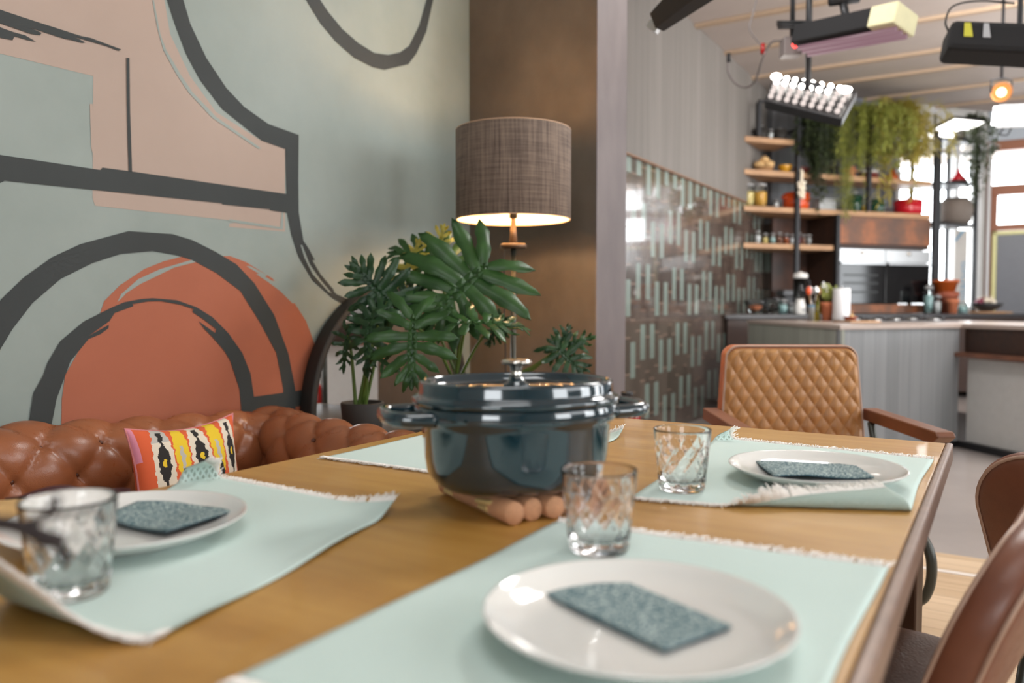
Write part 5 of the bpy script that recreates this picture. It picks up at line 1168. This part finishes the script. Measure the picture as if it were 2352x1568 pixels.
# tube light with pink tubes
P, Q = PD(1842, 92, 4.9), PD(2078, 44, 4.35); c = (P+Q)/2; tl_ = thing('tube_light', 'long black tube light fixture with pinkish tubes and shiny reflector end', 'lamp', c, 0)
b = MB(); x, y, z = obox(b, P-c, Q-c, .20, .115, roll=R(-12)); b.build('fabric_cover', M['fabric black'], tl_, bevel=.012)
b = MB()
b.tube([P-c-z*.075+y*.05+x*.03, Q-c-z*.075+y*.05], .014, 10); b.tube([P-c-z*.075-y*.05+x*.03, Q-c-z*.075-y*.05], .014, 10); b.tube([P-c-z*.075+x*.03, Q-c-z*.075], .014, 10); b.build('tube_bank', emis('pink_tubes', (.75,.42,.5,1), .35), tl_)
b = MB(); obox(b, Q-c-x*.15, Q-c+x*.012, .206, .118, roll=R(-12)); b.build('reflector_end', M['reflector'], tl_, bevel=.01)
b = MB(); mt = PD(1948, 62, 4.6)-c; tp = PD(1935, 0, 4.6)-c; b.tube([mt, tp], .022, 10); b.tube([tp+Vector((-.07,0,.0)), tp+Vector((.09,0,.02))], .035, 10); b.tube([tp, Vector((tp.x, tp.y, HC-.002-c.z))], .018, 8); b.build('mount', M['blacksteel'], tl_)
# ballast with red display and cable coil
c = PD(1818, 108, 5.0); bl = thing('ballast_box', 'small grey ballast box with glowing red display beside the tube light', 'electrical box', c, 0)
b = MB(); b.box(-.06, .05, -.05, .05, -.06, .05); b.build('housing', flat('ballast_grey', col(120,110,108), .5), bl, bevel=.004)
b = MB()
for k in (0, 1): b.tube([(.0+.018*k+.012*math.cos(a*math.pi/8), -.052, .02*math.sin(a*math.pi/8)) for a in range(16)], .003, 6, closed=True)
b.build('display_digits', emis('red_led', (1,.05,.04,1), 6), bl); hang(bl, c+Vector((0,0,.05)))
c = PD(1824, 64, 4.95); cc = thing('cable_coil', 'coiled black cable hanging above the ballast box', 'cable', c, 0)
b = MB()
for k in range(6): b.tube([((.085+.007*(k % 3))*math.cos(a*math.pi/12), .06*math.sin(a*math.pi/12), .018*(k//2)+.02*math.sin(a*math.pi/12)) for a in range(24)], .009, 6, closed=True)
b.build('coil', M['rubber black'], cc); hang(cc, c+Vector((.0,0,.03)), r=.005)
# big black fixture at the right
P, Q = PD(2170, 98, 4.1), PD(2480, 112, 3.9); c = (P+Q)/2; kf = thing('covered_light', 'wide light in black fabric cover with yellow and white labels at the right edge', 'lamp', c, 0)
b = MB(); x, y, z = obox(b, P-c, Q-c, .28, .14); b.build('fabric_cover', M['fabric black'], kf, bevel=.025)
fx = P-c
for (d0, m_, wd, nm) in ((.07,'label yellow',.028,'yellow_label'),(.15,'label white',.022,'white_label')):
    b = MB(); cc_ = fx+x*d0-y*.1425+z*.02; sl = x*.012; b.prism([cc_-x*wd/2+sl*-1-z*.03+x*.02, cc_+x*wd/2-z*.03+x*.02, cc_+x*wd/2+z*.035, cc_-x*wd/2+z*.035], -y*.002); b.build(nm, M[m_], kf)
b = MB(); mp = PD(2342, 78, 4.05)-c; b.box(mp.x-.04, mp.x+.04, mp.y-.04, mp.y+.04, mp.z-.06, mp.z+.04); b.tube([mp, Vector((mp.x, mp.y, HC-.002-c.z))], .014, 8); b.build('clamp', M['blacksteel'], kf, bevel=.006)
b = MB(); b.tube(spline([PD(2178,72,4.1)-c, PD(2172,48,4.1)-c, PD(2190,14,4.1)-c, PD(2250,2,4.1)-c, PD(2330,8,4.1)-c], 6), .005, 6); b.build('cord', M['rubber black'], kf)
# LED bulb panel
TLp, TRp, BRp, BLp = PD(1780,176,5.25), PD(1964,208,4.9), PD(1930,270,4.7), PD(1760,230,5.05); c = (TLp+TRp+BRp+BLp)/4
lb = thing('bulb_panel_light', 'bright studio lamp panel full of round bulbs hanging from the ceiling', 'lamp', c, 0)
nr = (TRp-TLp).cross(BLp-TLp).normalized(); nr = -nr if nr.dot(CAM-c) < 0 else nr
b = MB(); k_ = lambda p: c+(p-c)*1.05-c; b.prism([k_(TLp), k_(TRp), k_(BRp), k_(BLp)], -nr*.06); b.build('housing', M['black plastic'], lb, bevel=.01)
for i in range(9):
    for j in range(5):
        p = lerp(lerp(TLp, TRp, (i+.5)/9), lerp(BLp, BRp, (i+.5)/9), (j+.5)/5)-c+nr*.018; b = MB(); b.sphere(tuple(p), .0165, 12, 8); b.build('bulb', M.setdefault('ledhi', emis('led_bright', (1,.95,.88,1), 14)) if (j < 2 and i < 7) or (j == 0) else M.setdefault('ledlo', emis('led_dim', (1,.86,.80,1), .9)), lb)
for pt in (PD(1783,176,5.15), PD(1941,206,4.78), PD(1923,272,4.75)):
    b = MB(); b.sphere(tuple(pt-c), .026, 12, 8, 1.3, 1, .8); b.build('side_lamp', M['ledhi'], lb)
hang(lb, c-nr*.05+Vector((0,0,.05)), r=.02)
b = MB(); obox(b, c-c-nr*.10+(TLp-c)*.3+Vector((0,0,.10)), c-c-nr*.10+(TRp-c)*.3+Vector((0,0,.10)), .1, .10); b.build('rear_box', M['black plastic'], lb, bevel=.01)
# small warm spotlight
c = PD(2300, 212, 6.3); sp_ = thing('spotlight', 'small amber spotlight clamped near the ceiling at the right', 'lamp', c, 0)
dd = (CAM+Vector((0,0,.3))-c).normalized(); Mq = dd.to_track_quat('Z', 'Y').to_matrix().to_4x4()
b = MB(); b.lathe([(.05,-.14),(.062,-.12),(.068,0),(.075,.02),(.07,.02),(.06,-.01),(.001,-.03)], 28, M=Mq); b.build('can', flat('amber_metal', col(150,100,60), .3, metal=.7), sp_)
b = MB(); b.sphere(tuple((Mq @ Vector((0,0,.0)))), .034, 14, 8); b.build('bulb', emis('spot_glow', (1,.78,.5,1), 5), sp_)
b = MB(); b.tube([(-.08,0,0),(-.08,0,.09),(.0,0,.11),(.08,0,.09),(.08,0,0)], .008, 8); b.build('yoke', M['blacksteel'], sp_); hang(sp_, c+Vector((0,0,.11)))
# bright tube bank at the right edge
P, Q = PD(2292, 268, 6.2), PD(2470, 262, 5.9); c = (P+Q)/2; tb2 = thing('bright_tube_bank', 'blown out white bank of light tubes at the right edge above the door', 'lamp', c, 0)
b = MB(); x, y, z = obox(b, P-c, Q-c, .04, .17); b.build('reflector', M['alu'], tb2)
for k in range(4): b = MB(); b.tube([P-c-x*.03+z*(-.055+.037*k)-y*.036, Q-c+z*(-.055+.037*k)-y*.036], .014, 10); b.build('light_tube', M.setdefault('tubehot', emis('white_tube', (1,.98,.96,1), 8)), tb2)
hang(tb2, c+z*.08)
b = MB(); b.tube(spline([P-c-z*.09+x*.05, P-c-z*.13+x*.03, P-c-z*.14+x*.08, P-c-z*.09+x*.10], 5), .006, 6); b.build('cord', M['rubber black'], tb2)
# loose cables
for nm, lab, pts, r in (('hanging_cable', 'thin grey cable hanging from the ceiling left of the tube light', [(1738,-5,5),(1730,30,5),(1722,68,5),(1745,100,5),(1752,112,5)], .006),
                        ('looped_cable', 'grey cable hanging in a loop above the shelves beside the cladding', [(1674,133,5.6),(1673,165,5.6),(1690,192,5.6),(1715,200,5.6),(1735,185,5.5),(1750,140,5.3),(1770,100,5.1),(1800,92,5.0)], .008)):
    pp = [PD(*q_) for q_ in pts]; cb = thing(nm, lab, 'cable', pp[0], 0); b = MB(); b.tube(spline([p-pp[0] for p in pp], 6), r, 8); b.build('sheath', flat('grey_cable', col(110,102,100), .6), cb)
    b = MB(); e = (pp[-1] if nm[0] == 'h' else pp[0])-pp[0]; b.lathe([(.014,-.03),(.014,.03),(.001,.032)], 12, tuple(e)); b.build('connector', M['bottle red' if nm[0] == 'h' else 'rubber black'], cb)
